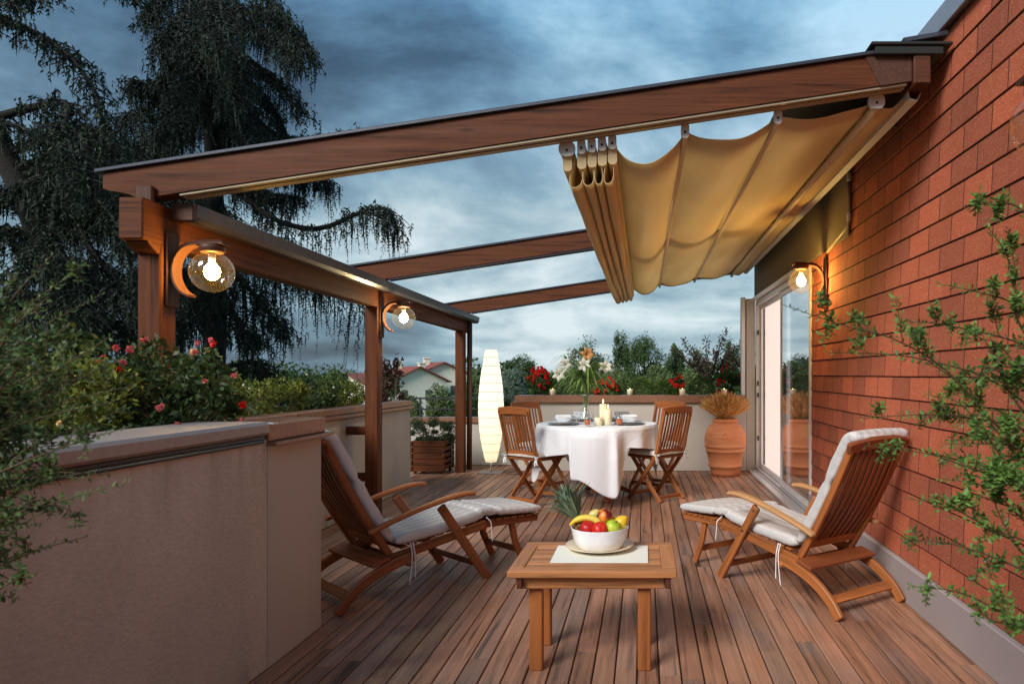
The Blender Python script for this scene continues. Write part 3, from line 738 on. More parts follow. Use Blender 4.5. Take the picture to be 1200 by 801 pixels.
M['bracket_wood'] = wood('bracket_wood', (.085, .030, .013), .6, .3, .4)
WARM = (1, .62, .16)
globe_lamp('wall_lamp', 'lit glass globe lamp on the near pergola post above the rose bush', False, (-2.289, 3.30, 1.742), 5, (1, .60, .14), 16, M['bracket_wood'])
globe_lamp('wall_lamp', 'lit glass globe lamp on the middle pergola post', False, (-2.289, 5.93, 1.735), 6, (1, .80, .42), 16, M['bracket_wood'])
globe_lamp('wall_lamp', 'lit glass globe lamp on the brick wall beside the sliding door', True, (WX-.0125, 5.43, 1.985), 10, (1, .62, .16), 16, M['rust'])
globe_lamp('wall_lamp', 'glass globe lamp high on the near brick wall, partly out of view', True, (WX-.0125, 2.13, 2.03), 1.2, (1, .6, .2), 3, M['rust'])
# ================================================================== STEAMER CHAIRS
def steamer(label, loc, rz, wood_m, mirror=1):
    t = thing('steamer_chair', label, 'deck chair', loc, rz, 'teak steamer chairs')
    W = .255; wm = M[wood_m]
    for s in (-1, 1):
        xx = s*W
        b = MB(); b.sweep(bez([(xx, 0.0, .012), (xx, .06, .085), (xx, .16, .155), (xx, .29, .205), (xx, .44, .235)], 20), rect(.028, .055, .006), (1, 0, 0), inset=.006,
                          scales=None); b.build('rear_leg', wm, t)
        b = MB(); b.bar((xx*.89, .30, .235), (xx*.89, .93, .325), .026, .05, (1, 0, 0), .005); b.build('side_rail', wm, t)
        b = MB(); b.bar((xx, .925, .003), (xx, .600, .485), .028, .052, (1, 0, 0), .006)
        lg = b.build('front_leg', wm, t)
        b = MB(); b.tube([(xx-.019*s, .705, .33), (xx+.02*s, .705, .33)], .006, 8); b.build('bolt', M['black'], lg); b = MB(); b.tube([(xx+.010*s, .615, .462), (xx+.017*s, .615, .462)], .006, 8); b.build('bolt', M['black'], lg)
        b = MB(); b.sweep(bez([(xx*1.03, .165, .405), (xx*1.03, .27, .440), (xx*1.04, .45, .488), (xx*1.06, .62, .525), (xx*1.07, .74, .540), (xx*1.07, .815, .535)], 30), rect(.052, .024, .008), (1, 0, 0), inset=.006,
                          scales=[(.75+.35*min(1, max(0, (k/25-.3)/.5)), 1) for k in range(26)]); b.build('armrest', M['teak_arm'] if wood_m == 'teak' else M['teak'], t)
    # backrest
    b = MB(); d = V((0, -.36, .68)).normalized()
    p0 = V((0, .335, .215)); p1 = V((0, -.035, .88))
    for s in (-1, 1):
        o = V((s*.205, 0, 0)); mid = (p0+p1)/2+V((0, -.018, -.01))
        b.sweep(bez([p0+o, p0.lerp(p1, .35)+o+V((0, -.012, -.006)), p0.lerp(p1, .7)+o+V((0, -.010, -.005)), p1+o], 16), rect(.030, .040, .005), (1, 0, 0), inset=.004)
    bk = b.build('backrest', wm, t)
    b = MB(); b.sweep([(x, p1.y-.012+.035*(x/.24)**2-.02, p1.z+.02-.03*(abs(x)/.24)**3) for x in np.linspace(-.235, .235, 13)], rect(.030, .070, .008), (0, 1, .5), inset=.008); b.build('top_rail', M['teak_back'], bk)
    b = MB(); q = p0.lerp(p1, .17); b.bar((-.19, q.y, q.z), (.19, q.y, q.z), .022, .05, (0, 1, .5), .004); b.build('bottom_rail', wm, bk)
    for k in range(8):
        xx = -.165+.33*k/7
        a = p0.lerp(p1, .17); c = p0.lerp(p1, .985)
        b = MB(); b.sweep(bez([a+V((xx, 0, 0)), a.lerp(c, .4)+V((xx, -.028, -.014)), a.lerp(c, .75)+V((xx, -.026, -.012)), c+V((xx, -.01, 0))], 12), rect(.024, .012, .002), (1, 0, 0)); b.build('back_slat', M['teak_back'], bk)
    # boards and stretchers
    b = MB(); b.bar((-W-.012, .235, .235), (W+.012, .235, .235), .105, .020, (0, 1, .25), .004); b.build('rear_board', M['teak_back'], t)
    b = MB(); b.bar((-W+.015, .075, .085), (W-.015, .075, .085), .050, .018, (0, .7, .75), .003); b.build('stretcher', wm, t)
    b = MB(); b.bar((-W+.015, .865, .095), (W-.015, .865, .095), .045, .018, (0, -.55, .8), .003); b.build('stretcher', wm, t)
    b = MB(); b.tube([(-W-.018, .40, .200), (W+.018, .40, .200)], .018, 12); b.build('pivot_rod', wm, t)
    b = MB(); b.tube([(-W+.02, .92, .30), (W-.02, .92, .30)], .016, 12); b.build('pivot_rod', wm, t)
    for k in range(9):
        yy = .40+.058*k; b = MB(); b.bar((-.21, yy, .265+(yy-.3)*.143), (.21, yy, .265+(yy-.3)*.143), .042, .010, (0, 1, .14), .002); b.build('seat_slat', wm, t)
    # footrest
    fr = MB()
    for s in (-1, 1): fr.bar((s*.19, .88, .318), (s*.19, 1.37, .293), .024, .040, (1, 0, 0), .004)
    fo = fr.build('footrest', wm, t)
    for k in range(8):
        yy = .925+.060*k; b = MB(); b.bar((-.215, yy, .341-(yy-.88)*.043), (.215, yy, .341-(yy-.88)*.043), .044, .010, (0, 1, -.04), .002); b.build('foot_slat', wm, fo)
    for s in (-1, 1):
        b = MB(); b.sweep([(s*.175, 1.17, .285), (s*.175, 1.20, .16), (s*.175, 1.275, .003)], rect(.026, .042, .005), (1, 0, 0), inset=.004); b.build('footrest_leg', wm, fo)
    b = MB(); b.bar((-.165, 1.225, .105), (.165, 1.225, .105), .016, .040, (0, 1, 0), .003); b.build('footrest_bar', wm, fo)
    # cushions
    def cush(path, w, h, nm='cushion', pinch=()):
        n = 44; pts = bez(path, n); m = len(pts); scs = []
        for k in range(m):
            u = k/(m-1); e = min(u, 1-u)*9
            q = min(1, .45+.55*min(1, e)**.5)
            for pc in pinch: q *= 1-.45*math.exp(-((u-pc)/.022)**2)
            scs.append((1-.02*(1-min(1, e))+.006*math.sin(k*1.7), q*(1+.05*math.sin(k*.9))))
        pr = []
        for (a, c) in rrect(w, h, h*.42, 5): pr.append((a, c))
        # extra points across the width so the top can bulge
        top = [(w/2-h*.42-(w-h*.84)*i/12, h/2+.006*math.sin(math.pi*i/12)) for i in range(1, 12)]
        pr2 = pr[:6]+top+pr[6:]
        b = MB(); b.sweep(pts, pr2, (1, 0, 0), scales=scs, smooth=True); o = b.build(nm, M['cushion'], t); return o
    nb = V((0, .66, .36)).normalized()*.048
    a = p0.lerp(p1, .17); top = p1
    cush([tuple(V((0, top.y-.035, top.z+.055))), tuple(V((0, top.y+.03, top.z+.035))), tuple(p0.lerp(p1, .82)+nb), tuple(p0.lerp(p1, .55)+nb*.8), tuple(p0.lerp(p1, .35)+nb*.85), tuple(p0.lerp(p1, .14)+nb)], .44, .062, pinch=(.50,))
    cush([(0, .345, .322), (0, .45, .330), (0, .62, .342), (0, .80, .364), (0, .93, .384)], .45, .058)
    cush([(0, .90, .402), (0, 1.0, .388), (0, 1.15, .373), (0, 1.30, .362), (0, 1.385, .356)], .45, .046, pinch=(.30,))
    for s in (-1, 1):
        for k in (0, 1):
            b = MB(); y0 = .405+.016*k; b.tube(bez([(s*.262, y0, .315), (s*.275, y0+.004, .25), (s*.272, y0+.010*k, .16), (s*.274, y0-.012+.02*k, .085+.03*k)], 12), .0032, 6); b.build('tie', M['rope'], t)
        b = MB(); b.tube(bez([(s*.235, .93, .37), (s*.262, .945, .34), (s*.262, .95, .30), (s*.266, .955, .22)], 12), .0032, 6); b.build('tie', M['rope'], t)
    return t
def ang(dx, dy): return math.atan2(-dx, dy)     # local +y to (dx, dy)
# right chair: near rear foot at (.995, 3.42); its local x=-.255 side is near
def put(foot, L, s):
    dx, dy = V(L).normalized(); wx, wy = dy, -dx      # local +x
    return (foot[0]-s*.255*wx, foot[1]-s*.255*wy, 0), ang(dx, dy)
loc, rz = put((.985, 3.44), (-.56, .83), -1)
steamer('teak steamer chair with striped cushion standing against the brick wall', loc, rz, 'teak')
loc, rz = put((-1.575, 3.50), (.66, .75), 1)
steamer('dark teak steamer chair with grey cushion beside the plastered planter wall', loc, rz, 'teak_dark')

# ================================================================== COFFEE TABLE
ct = thing('coffee_table', 'small slatted teak table in the foreground holding the fruit bowl', 'table', (-.215, 3.05, 0))
TZ = .44
b = MB()
b.box(-.350, .350, -.25, -.185, TZ-.028, TZ, .004); b.box(-.350, .350, .185, .25, TZ-.028, TZ, .004)
b.box(-.350, -.288, -.1845, .1845, TZ-.028, TZ, .004); b.box(.288, .350, -.1845, .1845, TZ-.028, TZ, .004)
for k in range(7):
    y0 = -.1815+k*.0525; b.box(-.2875, .2875, y0, y0+.0475, TZ-.024, TZ-.0015, .003)
top = b.build('tabletop', M['teak_table'], ct)
b = MB(); b.box(-.322, .300, -.205, -.180, TZ-.085, TZ-.036, .004); b.build('apron', M['teak_table'], ct)
b = MB(); b.box(-.322, .300, .18, .205, TZ-.085, TZ-.036, .004); b.build('apron', M['teak_table'], ct)
for xx in (-.285, .255):
    b = MB(); b.box(xx-.012, xx+.012, -.179, .179, TZ-.08, TZ-.038, .003); b.build('apron', M['teak_table'], ct)
b = MB(); b.box(-.312, -.290, -.235, .235, TZ-.075, TZ-.0285, .003); b.build('batten', M['ledger'], ct)
b = MB(); b.box(.301, .325, -.235, .235, TZ-.075, TZ-.0285, .003); b.build('batten', M['ledger'], ct)
for sx in (-.242, .215):
    for sy in (-.152, .115):
        b = MB(); b.box(sx-.028, sx+.028, sy-.022, sy+.022, .0, TZ-.030, .004); b.build('leg', M['teak'], ct)
b = MB(); b.box(-.405, .017, 2.925, 3.215, TZ+.0005, TZ+.004, .001); pm = b.build('placemat', M['placemat']); tag(pm, 'cream woven placemat under the fruit bowl on the small table', 'placemat')
BX, BY = -.205, 3.155; PZ = TZ+.0045
b = MB(); b.lathe([(0, 0), (.085, 0), (.10, .004), (.157, .020), (.158, .023), (.10, .009), (.07, .006), (0, .006)], (0, 0, 0), 48); pla = b.build('plate', M['platter'], loc=(BX, BY, PZ)); tag(pla, 'beige round platter under the white fruit bowl', 'plate')
BZ = PZ+.0065
b = MB(); b.lathe([(0, 0), (.092, 0), (.106, .006), (.123, .045), (.134, .096), (.1345, .098), (.130, .098), (.119, .047), (.100, .010), (0, .008)], (0, 0, 0), 48); bo = b.build('fruit_bowl', M['ceramic'], loc=(BX, BY, BZ)); tag(bo, 'deep white bowl filled with fruit on the small table', 'bowl')
def fr(name, label, cat, mat, c, r, sq=(1, 1, 1), rot=(0, 0, 0), fn=None, stem=None):
    b = MB(); b.ball((0, 0, 0), r, 24, sq, None, fn); o = b.build(name, M[mat], loc=(BX+c[0], BY+c[1], BZ+c[2])); o.rotation_euler = rot
    tag(o, label, cat, None)
    if stem:
        q = MB(); q.tube([(0, 0, r*sq[2]*.80), (.002, 0, r*sq[2]*1.12)], .0022, 6); q.build('stem', M['stem'], o)
    return o
def dimple(d): return 1-.22*math.exp(-((1-d.z)/.06))-.10*math.exp(-((1+d.z)/.05))
def cleft(d): return (1-.18*math.exp(-((1-d.z)/.05)))*(1-.06*math.exp(-(math.atan2(d.y, d.x)+1.4)**2/.05))
def pearf(d): return 1+.28*max(0, d.z)**2.2-.08*max(0, .5-abs(d.z-.45))
fr('nectarine', 'dark red nectarine at the left in the fruit bowl', 'fruit', 'redapple', (-.052, -.060, .100), .036, fn=cleft, rot=(.4, -.3, .6))
fr('nectarine', 'bright red nectarine at the front centre of the bowl', 'fruit', 'nectarine', (.005, -.078, .098), .037, fn=cleft, rot=(.9, .2, .2))
fr('peach', 'red and yellow peach on top of the fruit pile', 'fruit', 'peach', (.022, -.005, .142), .038, fn=cleft, rot=(.5, .3, 1.9))
fr('apple', 'green apple between the red nectarine and the lemon', 'fruit', 'greenapple', (.063, -.055, .104), .036, (1, 1, .95), fn=dimple, rot=(.3, .5, 0), stem=True)
fr('lemon', 'yellow lemon at the right rim of the bowl', 'fruit', 'lemon', (.094, -.005, .112), .031, (1, 1, 1.28), rot=(.4, .7, .3), fn=lambda d: 1+.16*math.exp(-((1-abs(d.z))/.04)))
fr('lemon', 'lemon lying low behind the lime-coloured apple', 'fruit', 'lemon', (.06, .045, .100), .031, (1, 1, 1.25), rot=(1.2, .2, .8))
fr('apple', 'red apple at the back of the bowl behind the bananas', 'fruit', 'redapple', (-.02, .055, .085), .037, fn=dimple, rot=(.1, .2, 0))
fr('pear', 'pale yellow pear tipped over on top of the pile', 'fruit', 'pear', (-.028, .000, .150), .022, (1, 1, 1.15), rot=(.2, .95, .1), fn=pearf, stem=True)
ba = thing('bananas', 'yellow bananas curving over the left rim of the bowl', 'fruit', (BX-.06, BY-.02, BZ+.12))
for k, (dy, dz) in enumerate(((-.028, 0.004), (.012, -.004))):
    b = MB(); pts = bez([(-.075, dy, -.012+dz), (-.045, dy+.004, .010+dz), (-.005, dy+.006, .020+dz), (.035, dy+.004, .014+dz), (.062, dy, -.002+dz), (.078, dy-.002, -.012+dz)], 25); m = len(pts)
    rad = [.0165*min(1, .30+2.6*min(u, 1-u)) for u in [q/(m-1) for q in range(m)]]
    b.sweep(pts, [(math.cos(R(60*q))*.0165, math.sin(R(60*q))*.0165) for q in range(6)], (0, 1, 0), scales=[(q/.0165, q/.0165) for q in rad], smooth=True); b.build('banana', M['banana'], ba)
pi_ = thing('pineapple', 'small pineapple leaning out of the bowl with its leafy crown up', 'fruit', (BX-.085, BY+.035, BZ+.085))
pi_.rotation_euler = (R(-12), R(-32), 0)
b = MB(); b.ball((0, 0, 0), .040, 28, (1, 1, 1.3), None, lambda d: 1+.05*math.sin(math.atan2(d.y, d.x)*9+d.z*14)*math.sin(math.atan2(d.y, d.x)*9-d.z*14)); b.build('body', M['pinebody'], pi_)
b = MB()
for k in range(90):
    a = k*2.39996; h = k/90; ln = .075+.055*random.random()+.02*h
    d = V((math.cos(a), math.sin(a), 0)); z0 = .045+.055*h
    sp = 1.15-.95*h; p = [d*.008+V((0, 0, z0)), d*(.008+ln*.28*sp)+V((0, 0, z0+ln*.40)), d*(.010+ln*.55*sp)+V((0, 0, z0+ln*.78)), d*(.012+ln*.92*sp)+V((0, 0, z0+ln*(1.0-.12*sp)))]
    b.sweep(p, [(-.009, .002), (0, -.0015), (.009, .002), (0, .0)], (-d.y, d.x, 0), scales=[(1, 1), (.9, 1), (.55, 1), (.08, .3)])
b.build('leaf_crown', M['pineleaf'], pi_)

# ================================================================== DINING TABLE
DX, DY = -.478, 6.95
dt = thing('dining_table', 'round teak pedestal table laid with a white cloth at the end of the deck', 'table', (DX, DY, 0))
b = MB(); b.lathe([(0, .722), (.585, .722), (.59, .727), (.59, .745), (0, .745)], n=64); b.build('tabletop', M['teak_dark'], dt)
b = MB(); b.box(-.055, .055, -.055, .055, .05, .72, .006); b.build('pedestal', M['teak_dark'], dt)
for k in range(4):
    a = R(20+90*k); d = V((math.cos(a), math.sin(a), 0))
    b = MB(); b.sweep(bez([d*.05+V((0, 0, .17)), d*.18+V((0, 0, .115)), d*.30+V((0, 0, .06)), d*.40+V((0, 0, .022))], 12), rect(.05, .045, .008), (-d.y, d.x, 0), inset=.006); b.build('foot', M['teak_dark'], dt)
b = MB(); Rr = .603
def sstep(a, c, x): t = max(0, min(1, (x-a)/(c-a))); return t*t*(3-2*t)
def hem(d):          # length that hangs over the table edge, d = degrees round the table (-90 faces the camera)
    h = .26+.05*math.sin(R(d*2+40))
    h = h+(.50+.17*sstep(-104, -73, d)-h)*sstep(-111, -108.5, d)*(1-sstep(-73, -56, d))
    h += .28*math.exp(-((d-22)/13)**2)+.30*math.exp(-((d-118)/14)**2)+.28*math.exp(-((d+160)/12)**2)
    return h
def drape(u, v):
    d = -180+360*u; th = R(d)
    if v < .4:
        r = Rr*(v/.4)**.8; return (r*math.cos(th), r*math.sin(th), .7495+.0012*math.sin(r*math.cos(th)*14)*math.sin(r*math.sin(th)*11))
    h = hem(d)*(v-.4)/.6
    panel = sstep(-111, -108, d)*(1-sstep(-75, -62, d))
    fold = .017*math.sin(th*15+.6)*min(1, h/.2)*(1-panel)+panel*(.030+.010*math.sin(R(d+100)*9))*min(1, h/.10)
    fold += .05*math.exp(-((d+71)/3.6)**2)*min(1, h/.3)-.02*math.exp(-((d+62)/5)**2)*min(1, h/.2)
    rr = Rr+.012*min(1, h/.04)+.06*h*(1-.6*panel)+fold
    return (rr*math.cos(th), rr*math.sin(th), .7495-max(0, h-.012*min(1, h/.04))*.985)
b.grid(drape, 420, 60)
for k_, f_ in enumerate(b.uv): b.uv[k_] = [(.5+(0 if q[1] < .001 else (q[1]*1.05))*.5*math.cos(2*math.pi*q[0]), .5+q[1]*.525*math.sin(2*math.pi*q[0])) for q in f_]
tc = b.build('tablecloth', M['linen'], loc=(DX, DY, 0), solid=.0015, soff=1); tag(tc, 'white linen tablecloth with a corner hanging towards the camera', 'tablecloth')
TT = .7525
# place settings
def setting(x, y, lab):
    b = MB(); b.lathe([(0, 0), (.10, 0), (.155, .010), (.156, .013), (.10, .005), (0, .004)], n=40); o = b.build('charger_plate', M['pewter'], loc=(x, y, TT)); tag(o, 'dark charger plate '+lab, 'plate', 'charger plates on the dining table')
    b = MB(); b.lathe([(0, 0), (.08, 0), (.125, .012), (.126, .015), (.08, .006), (0, .005)], n=40); o = b.build('dinner_plate', M['ceramic'], loc=(x, y, TT+.0135)); tag(o, 'white dinner plate '+lab, 'plate', 'white dinner plates')
    b = MB(); b.lathe([(0, 0), (.05, 0), (.062, .006), (.088, .040), (.089, .043), (.084, .043), (.058, .010), (0, .008)], n=40); o = b.build('soup_bowl', M['ceramic'], loc=(x, y, TT+.029)); tag(o, 'white soup bowl '+lab, 'bowl', 'white soup bowls')
    b = MB(); b.box(-.075, .075, -.05, .05, 0, .012, .004); b.box(-.07, .07, -.047, .045, .0125, .022, .004); o = b.build('napkin', M['linen'], loc=(x, y, TT+.073)); o.rotation_euler = (0, 0, R(12)); tag(o, 'folded white napkin '+lab, 'napkin', 'folded napkins')
setting(DX-.32, DY-.22, 'at the left of the round table')
setting(DX+.33, DY-.18, 'at the right of the round table')
setting(DX-.20, DY+.36, 'at the back left of the round table')
setting(DX+.24, DY+.36, 'at the back right of the round table')
def glass(x, y, lab, juice=True):
    t = thing('drinking_glass', lab, 'glass', (x, y, TT), 0, 'tumblers on the dining table')
    b = MB(); b.lathe([(0, .002), (.028, .002), (.038, .105), (.0365, .105), (.027, .010), (0, .010)], n=24); b.build('tumbler', M['tumbler'], t)
    if juice:
        b = MB(); b.lathe([(0, .012), (.0262, .012), (.0318, .060), (0, .060)], n=24); b.build('drink', M['juice'], t)
glass(DX-.065, DY-.42, 'tumbler of orange drink in front of the flower vase')
glass(DX+.235, DY-.32, 'tumbler of orange drink beside the right soup bowl')
glass(DX-.235, DY-.02, 'empty clear tumbler behind the left soup bowl', False)
glass(DX+.24, DY+.02, 'empty clear tumbler behind the right orange drink', False)
for xx, yy, r, h, lab in ((.075, -.26, .036, .205, 'tallest cream pillar candle burning on the round table'), (.125, -.30, .036, .155, 'middle-height cream pillar candle burning at the right of the trio'), (.030, -.33, .036, .075, 'shortest cream pillar candle of the trio on the round table')):
    t = thing('pillar_candle', lab, 'candle', (DX+xx, DY+yy, TT), 0, 'pillar candles on the dining table')
    b = MB(); b.lathe([(0, 0), (r, 0), (r, h-.004), (r-.004, h), (r-.012, h-.006), (0, h-.008)], n=28, wob=.01); b.build('wax', M['wax'], t)
    b = MB(); b.tube([(0, 0, h-.01), (.001, 0, h+.008)], .0015, 6); b.build('wick', M['black'], t)
    if h > .1:
        b = MB(); b.lathe([(0, h+.004), (.006, h+.012), (.0075, h+.020), (.005, h+.034), (0, h+.050)], n=12); b.build('flame', M['flame'], t)
# vase of lilies
va = thing('vase', 'clear flared glass vase holding lilies on the round table', 'vase', (DX-.105, DY-.12, TT))
b = MB(); b.lathe([(0, .002), (.085, .002), (.092, .015), (.080, .06), (.045, .14), (.028, .20), (.034, .26), (.046, .30), (.044, .30), (.032, .26), (.026, .20), (.042, .14), (.077, .06), (.088, .018), (0, .012)], n=36); b.build('vase_body', M['tumbler'], va)
bq = thing('lily_bouquet', 'white and peach lilies with long grassy leaves standing in the vase', 'flowers', (DX-.105, DY-.12, TT+.02))
heads = [(-.01, -.06, .565, 'petal_white'), (.195, .0, .545, 'petal_white'), (.012, -.02, .675, 'petal_peach'), (-.27, .02, .475, 'petal_white'), (-.21, .05, .57, 'petal_white')]
b = MB()
for (hx, hy, hz, _) in heads:
    b.tube(bez([(0, 0, .01), (hx*.08, hy*.1, .22), (hx*.5, hy*.6, hz*.62), (hx, hy, hz-.03)], 15), .0035, 5)
for k in range(7):
    a = random.random()*6.28; b.tube(bez([(0, 0, .01), (math.cos(a)*.015, math.sin(a)*.015, .24), (math.cos(a)*.12, math.sin(a)*.12, .42+random.random()*.2)], 12), .0025, 5)
b.build('stems', M['greenstem'], bq)
Cc = []; Dd = []
b = MB()
for k in range(170):
    a = random.random()*6.28; d = V((math.cos(a), math.sin(a), 0)); z0 = .24+random.random()*.20; ln = .18+random.random()*.20; up = random.random()
    p = [d*.01+V((0, 0, z0)), d*ln*.40+V((0, 0, z0+ln*(.25+.45*up))), d*ln*.80+V((0, 0, z0+ln*(.15+.7*up))), d*ln*1.05+V((0, 0, z0+ln*(-.15+.8*up)))]
    b.sweep(bez(p, 9), [(-.0075, 0), (0, -.001), (.0075, 0), (0, .001)], (-d.y, d.x, 0), scales=[(max(.1, math.sin(math.pi*(.12+.86*q/9))), 1) for q in range(10)])
b.build('long_leaves', M['lilyleaf'], bq)
for (hx, hy, hz, mt) in heads:
    b = MB(); fd = V((random.uniform(-.4, .4), -1, random.uniform(-.1, .5))).normalized(); rx = fd.orthogonal().normalized(); ry = fd.cross(rx)
    for k in range(6):
        a = 2*math.pi*k/6+hx*9; d = rx*math.cos(a)+ry*math.sin(a); c = V((hx, hy, hz)); side_ = fd.cross(d); L = .075
        p = [c-fd*.03, c+d*L*.30+fd*.012, c+d*L*.75+fd*.022, c+d*L*1.1+fd*.002]
        b.sweep(bez(p, 9), [(-.021, .003), (0, -.002), (.021, .003), (0, .001)], side_, scales=[(q, 1) for q in (.15, .4, .7, .95, 1, .95, .8, .55, .3, .06)][:len(bez(p, 9))])
    f = b.build('lily', M[mt], bq)
for k in range(9):
    c = V((random.uniform(-.26, .24), random.uniform(-.1, .15), random.uniform(.45, .68))); b = MB(); b.ball(c, .013, 8, (.8, .8, 2.2), Matrix.Rotation(random.uniform(-1, 1), 3, 'Y')); b.build('bud', M['lilyleaf'], bq)

# ---- folding chairs
def folding_chair(label, loc, d, m='teak'):
    t = thing('folding_chair', label, 'chair', loc, ang(*d), 'slatted teak folding chairs round the dining table')
    wm = M[m]; W = .195
    for s in (-1, 1):
        b = MB(); b.sweep(bez([(s*W, -.285, .905), (s*W, -.225, .68), (s*W, -.165, .46), (s*W, .02, .22), (s*W, .205, .004)], 20), rect(.024, .040, .004), (1, 0, 0), inset=.003); b.build('front_leg', wm, t)
        b = MB(); b.sweep([(s*(W-.028), .185, .435), (s*(W-.028), -.01, .215), (s*(W-.028), -.205, .004)], rect(.024, .040, .004), (1, 0, 0), inset=.003); b.build('rear_leg', wm, t)
    b = MB(); b.bar((-W+.016, -.175, .045), (W-.016, -.175, .045), .018, .034, (0, 1, 0), .003); b.build('stretcher', wm, t)
    b = MB(); b.bar((-W+.016, .16, .06), (W-.016, .16, .06), .018, .034, (0, 1, 0), .003); b.build('stretcher', wm, t)
    b = MB(); b.sweep([(x, -.288+.02*(x/.2)**2-.01, .905-.012*(x/.2)**2) for x in np.linspace(-.215, .215, 9)], rect(.024, .075, .006), (0, 1, 0), inset=.005); br = b.build('backrest', wm, t)
    b = MB(); b.bar((-W+.013, -.178, .495), (W-.013, -.178, .495), .020, .042, (0, 1, 0), .003); b.build('back_rail', wm, br)
    for k in range(8):
        xx = -.145+.29*k/7; b = MB(); b.sweep(bez([(xx, -.182, .505), (xx, -.228, .65), (xx, -.262, .77), (xx, -.288, .885)], 12), rect(.020, .010, .002), (1, 0, 0)); b.build('back_slat', wm, br)
    b = MB(); b.box(-.20, .20, .185, .215, .425, .45, .003); b.box(-.20, .20, -.185, -.155, .425, .448, .003)
    for k in range(6): b.box(-.155+.055*k, -.115+.055*k, -.154, .184, .430, .446, .002)
    b.box(-.20, -.175, -.154, .184, .42, .448, .003); b.box(.175, .20, -.154, .184, .42, .448, .003)
    b.build('seat', wm, t)
    def cu(u, v):
        x, y = (u*2-1), (v*2-1); e = max(abs(x), abs(y)); k = (1-e**6)**.5 if e < 1 else 0
        return (x*.215*(1-.05*y*y), .012+y*.205*(1-.04*x*x), .460+.045*k*(1-.12*math.cos(x*4)*math.cos(y*4)))
    b = MB(); b.grid(cu, 20, 20); b.build('seat_cushion', M['cushion_plain'], t, solid=.016, soff=0)
    for s in (-1, 1):
        b = MB(); c = V((s*.215, -.19, .455))
        for (ex, ez) in ((-.035, .028), (.035, .020)):
            for q in (1, -1): b.sweep(bez([c, c+V((ex*.6, -.02, ez*.7)), c+V((ex, -.022, ez*.2))], 6), rect(.020, .002, 0), (0, .6, 1))
        b.sweep(bez([c, c+V((.01, -.015, -.03)), c+V((.02, -.012, -.062))], 6), rect(.018, .002, 0), (1, 0, 0)); b.sweep(bez([c, c+V((-.012, -.012, -.035)), c+V((-.006, -.018, -.07))], 6), rect(.018, .002, 0), (1, 0, 0))
        b.ball(c+V((0, -.012, 0)), .010, 8); b.build('bow', M['rope'], t)
    return t
folding_chair('slatted folding chair at the front left of the round table, seen from behind', (-1.07, 6.70, 0), (.60, .80))
folding_chair('slatted folding chair at the front right of the round table, seen from behind', (.125, 6.87, 0), (-.72, .69))
folding_chair('slatted folding chair behind the left side of the round table', (-1.12, 7.52, 0), (.78, -.62))
folding_chair('slatted folding chair behind the right side of the round table', (.12, 7.56, 0), (-.62, -.78))

# ================================================================== FLOOR LAMP
fl = thing('floor_lamp', 'tall glowing paper floor lamp between the pergola post and the parapet', 'floor lamp', (-1.935, 8.62, 0))
b = MB(); b.box(-.15, .15, -.10, .10, 0, .018, .004); b.build('base', M['steel'], fl)
b = MB(); b.tube([(0, 0, .018), (0, 0, .16)], .012, 10); b.build('stem', M['steel'], fl)
prof = []
for k in range(113):
    z = .145+1.41*k/112; u = k/112
    r = .050+.106*math.sin(math.pi*(.045+.90*u**.92))**.95
    prof.append((r+.0022*abs(math.sin(math.pi*z/.108+math.pi/2)), z))
b = MB(); b.lathe(prof, n=32); sh = b.build('lamp_shade', M['paper'], fl)
b = MB(); b.tube(bez([(-1.8, 8.66, .008), (-1.5, 8.72, .006), (-1.35, 8.58, .006), (-1.62, 8.5, .006), (-1.75, 8.57, .006)], 40), .005, 6); cb = b.build('lamp_cable', M['black']); tag(cb, 'thin dark cable lying on the deck beside the paper lamp', 'cable')

# ================================================================== CLAY POT
cp = thing('clay_pot', 'big round terracotta jar standing by the parapet next to the sliding door', 'pot', (1.0, 8.44, 0))
b = MB(); b.lathe([(0, 0), (.165, 0), (.180, .05), (.188, .105), (.205, .112), (.212, .125), (.205, .140), (.200, .150), (.215, .22), (.235, .30), (.242, .303), (.243, .315), (.238, .318), (.248, .355), (.255, .358), (.256, .372), (.250, .376), (.256, .42), (.252, .49), (.232, .56), (.195, .615), (.160, .640), (.142, .648), (.150, .655), (.158, .670), (.156, .690), (.146, .700), (.132, .698), (.128, .66), (.12, .60), (0, .60)], n=56)
b.build('jar', M['terracotta'], cp)
b = MB(); b.lathe([(0, .0), (.02, 0), (.026, .004), (.03, .010), (.034, .004), (.036, 0)], n=18); q = b.build('seal_mark', M['terracotta'], cp); q.rotation_euler = (R(78), 0, 0); q.location = (-.03, -.246, .50)
N = 900
a = rng.uniform(0, 2*math.pi, N); tilt = rng.uniform(0, 1, N)**.6*1.05; L = rng.uniform(.18, .36, N)
b0 = np.stack([np.cos(a)*.05*rng.random(N), np.sin(a)*.05*rng.random(N), np.full(N, .02)], 1); d = np.stack([np.cos(a)*np.sin(tilt), np.sin(a)*np.sin(tilt), np.cos(tilt)], 1)
C1 = b0+d*L[:, None]*.5; C2 = b0+d*L[:, None]*.95+np.array([0, 0, -.01])
dg = thing('dried_grass', 'bunch of dry golden grass standing in the terracotta jar', 'dried grass', (1.0, 8.44, .66))
leaf_mesh('stalks', C1, d, L, .0045, M['straw'], dg); leaf_mesh('seed_heads', np.concatenate([C2, C2]), np.concatenate([d+rng.normal(size=(N, 3))*.15]*2), .10, .014, M['straw'], dg)
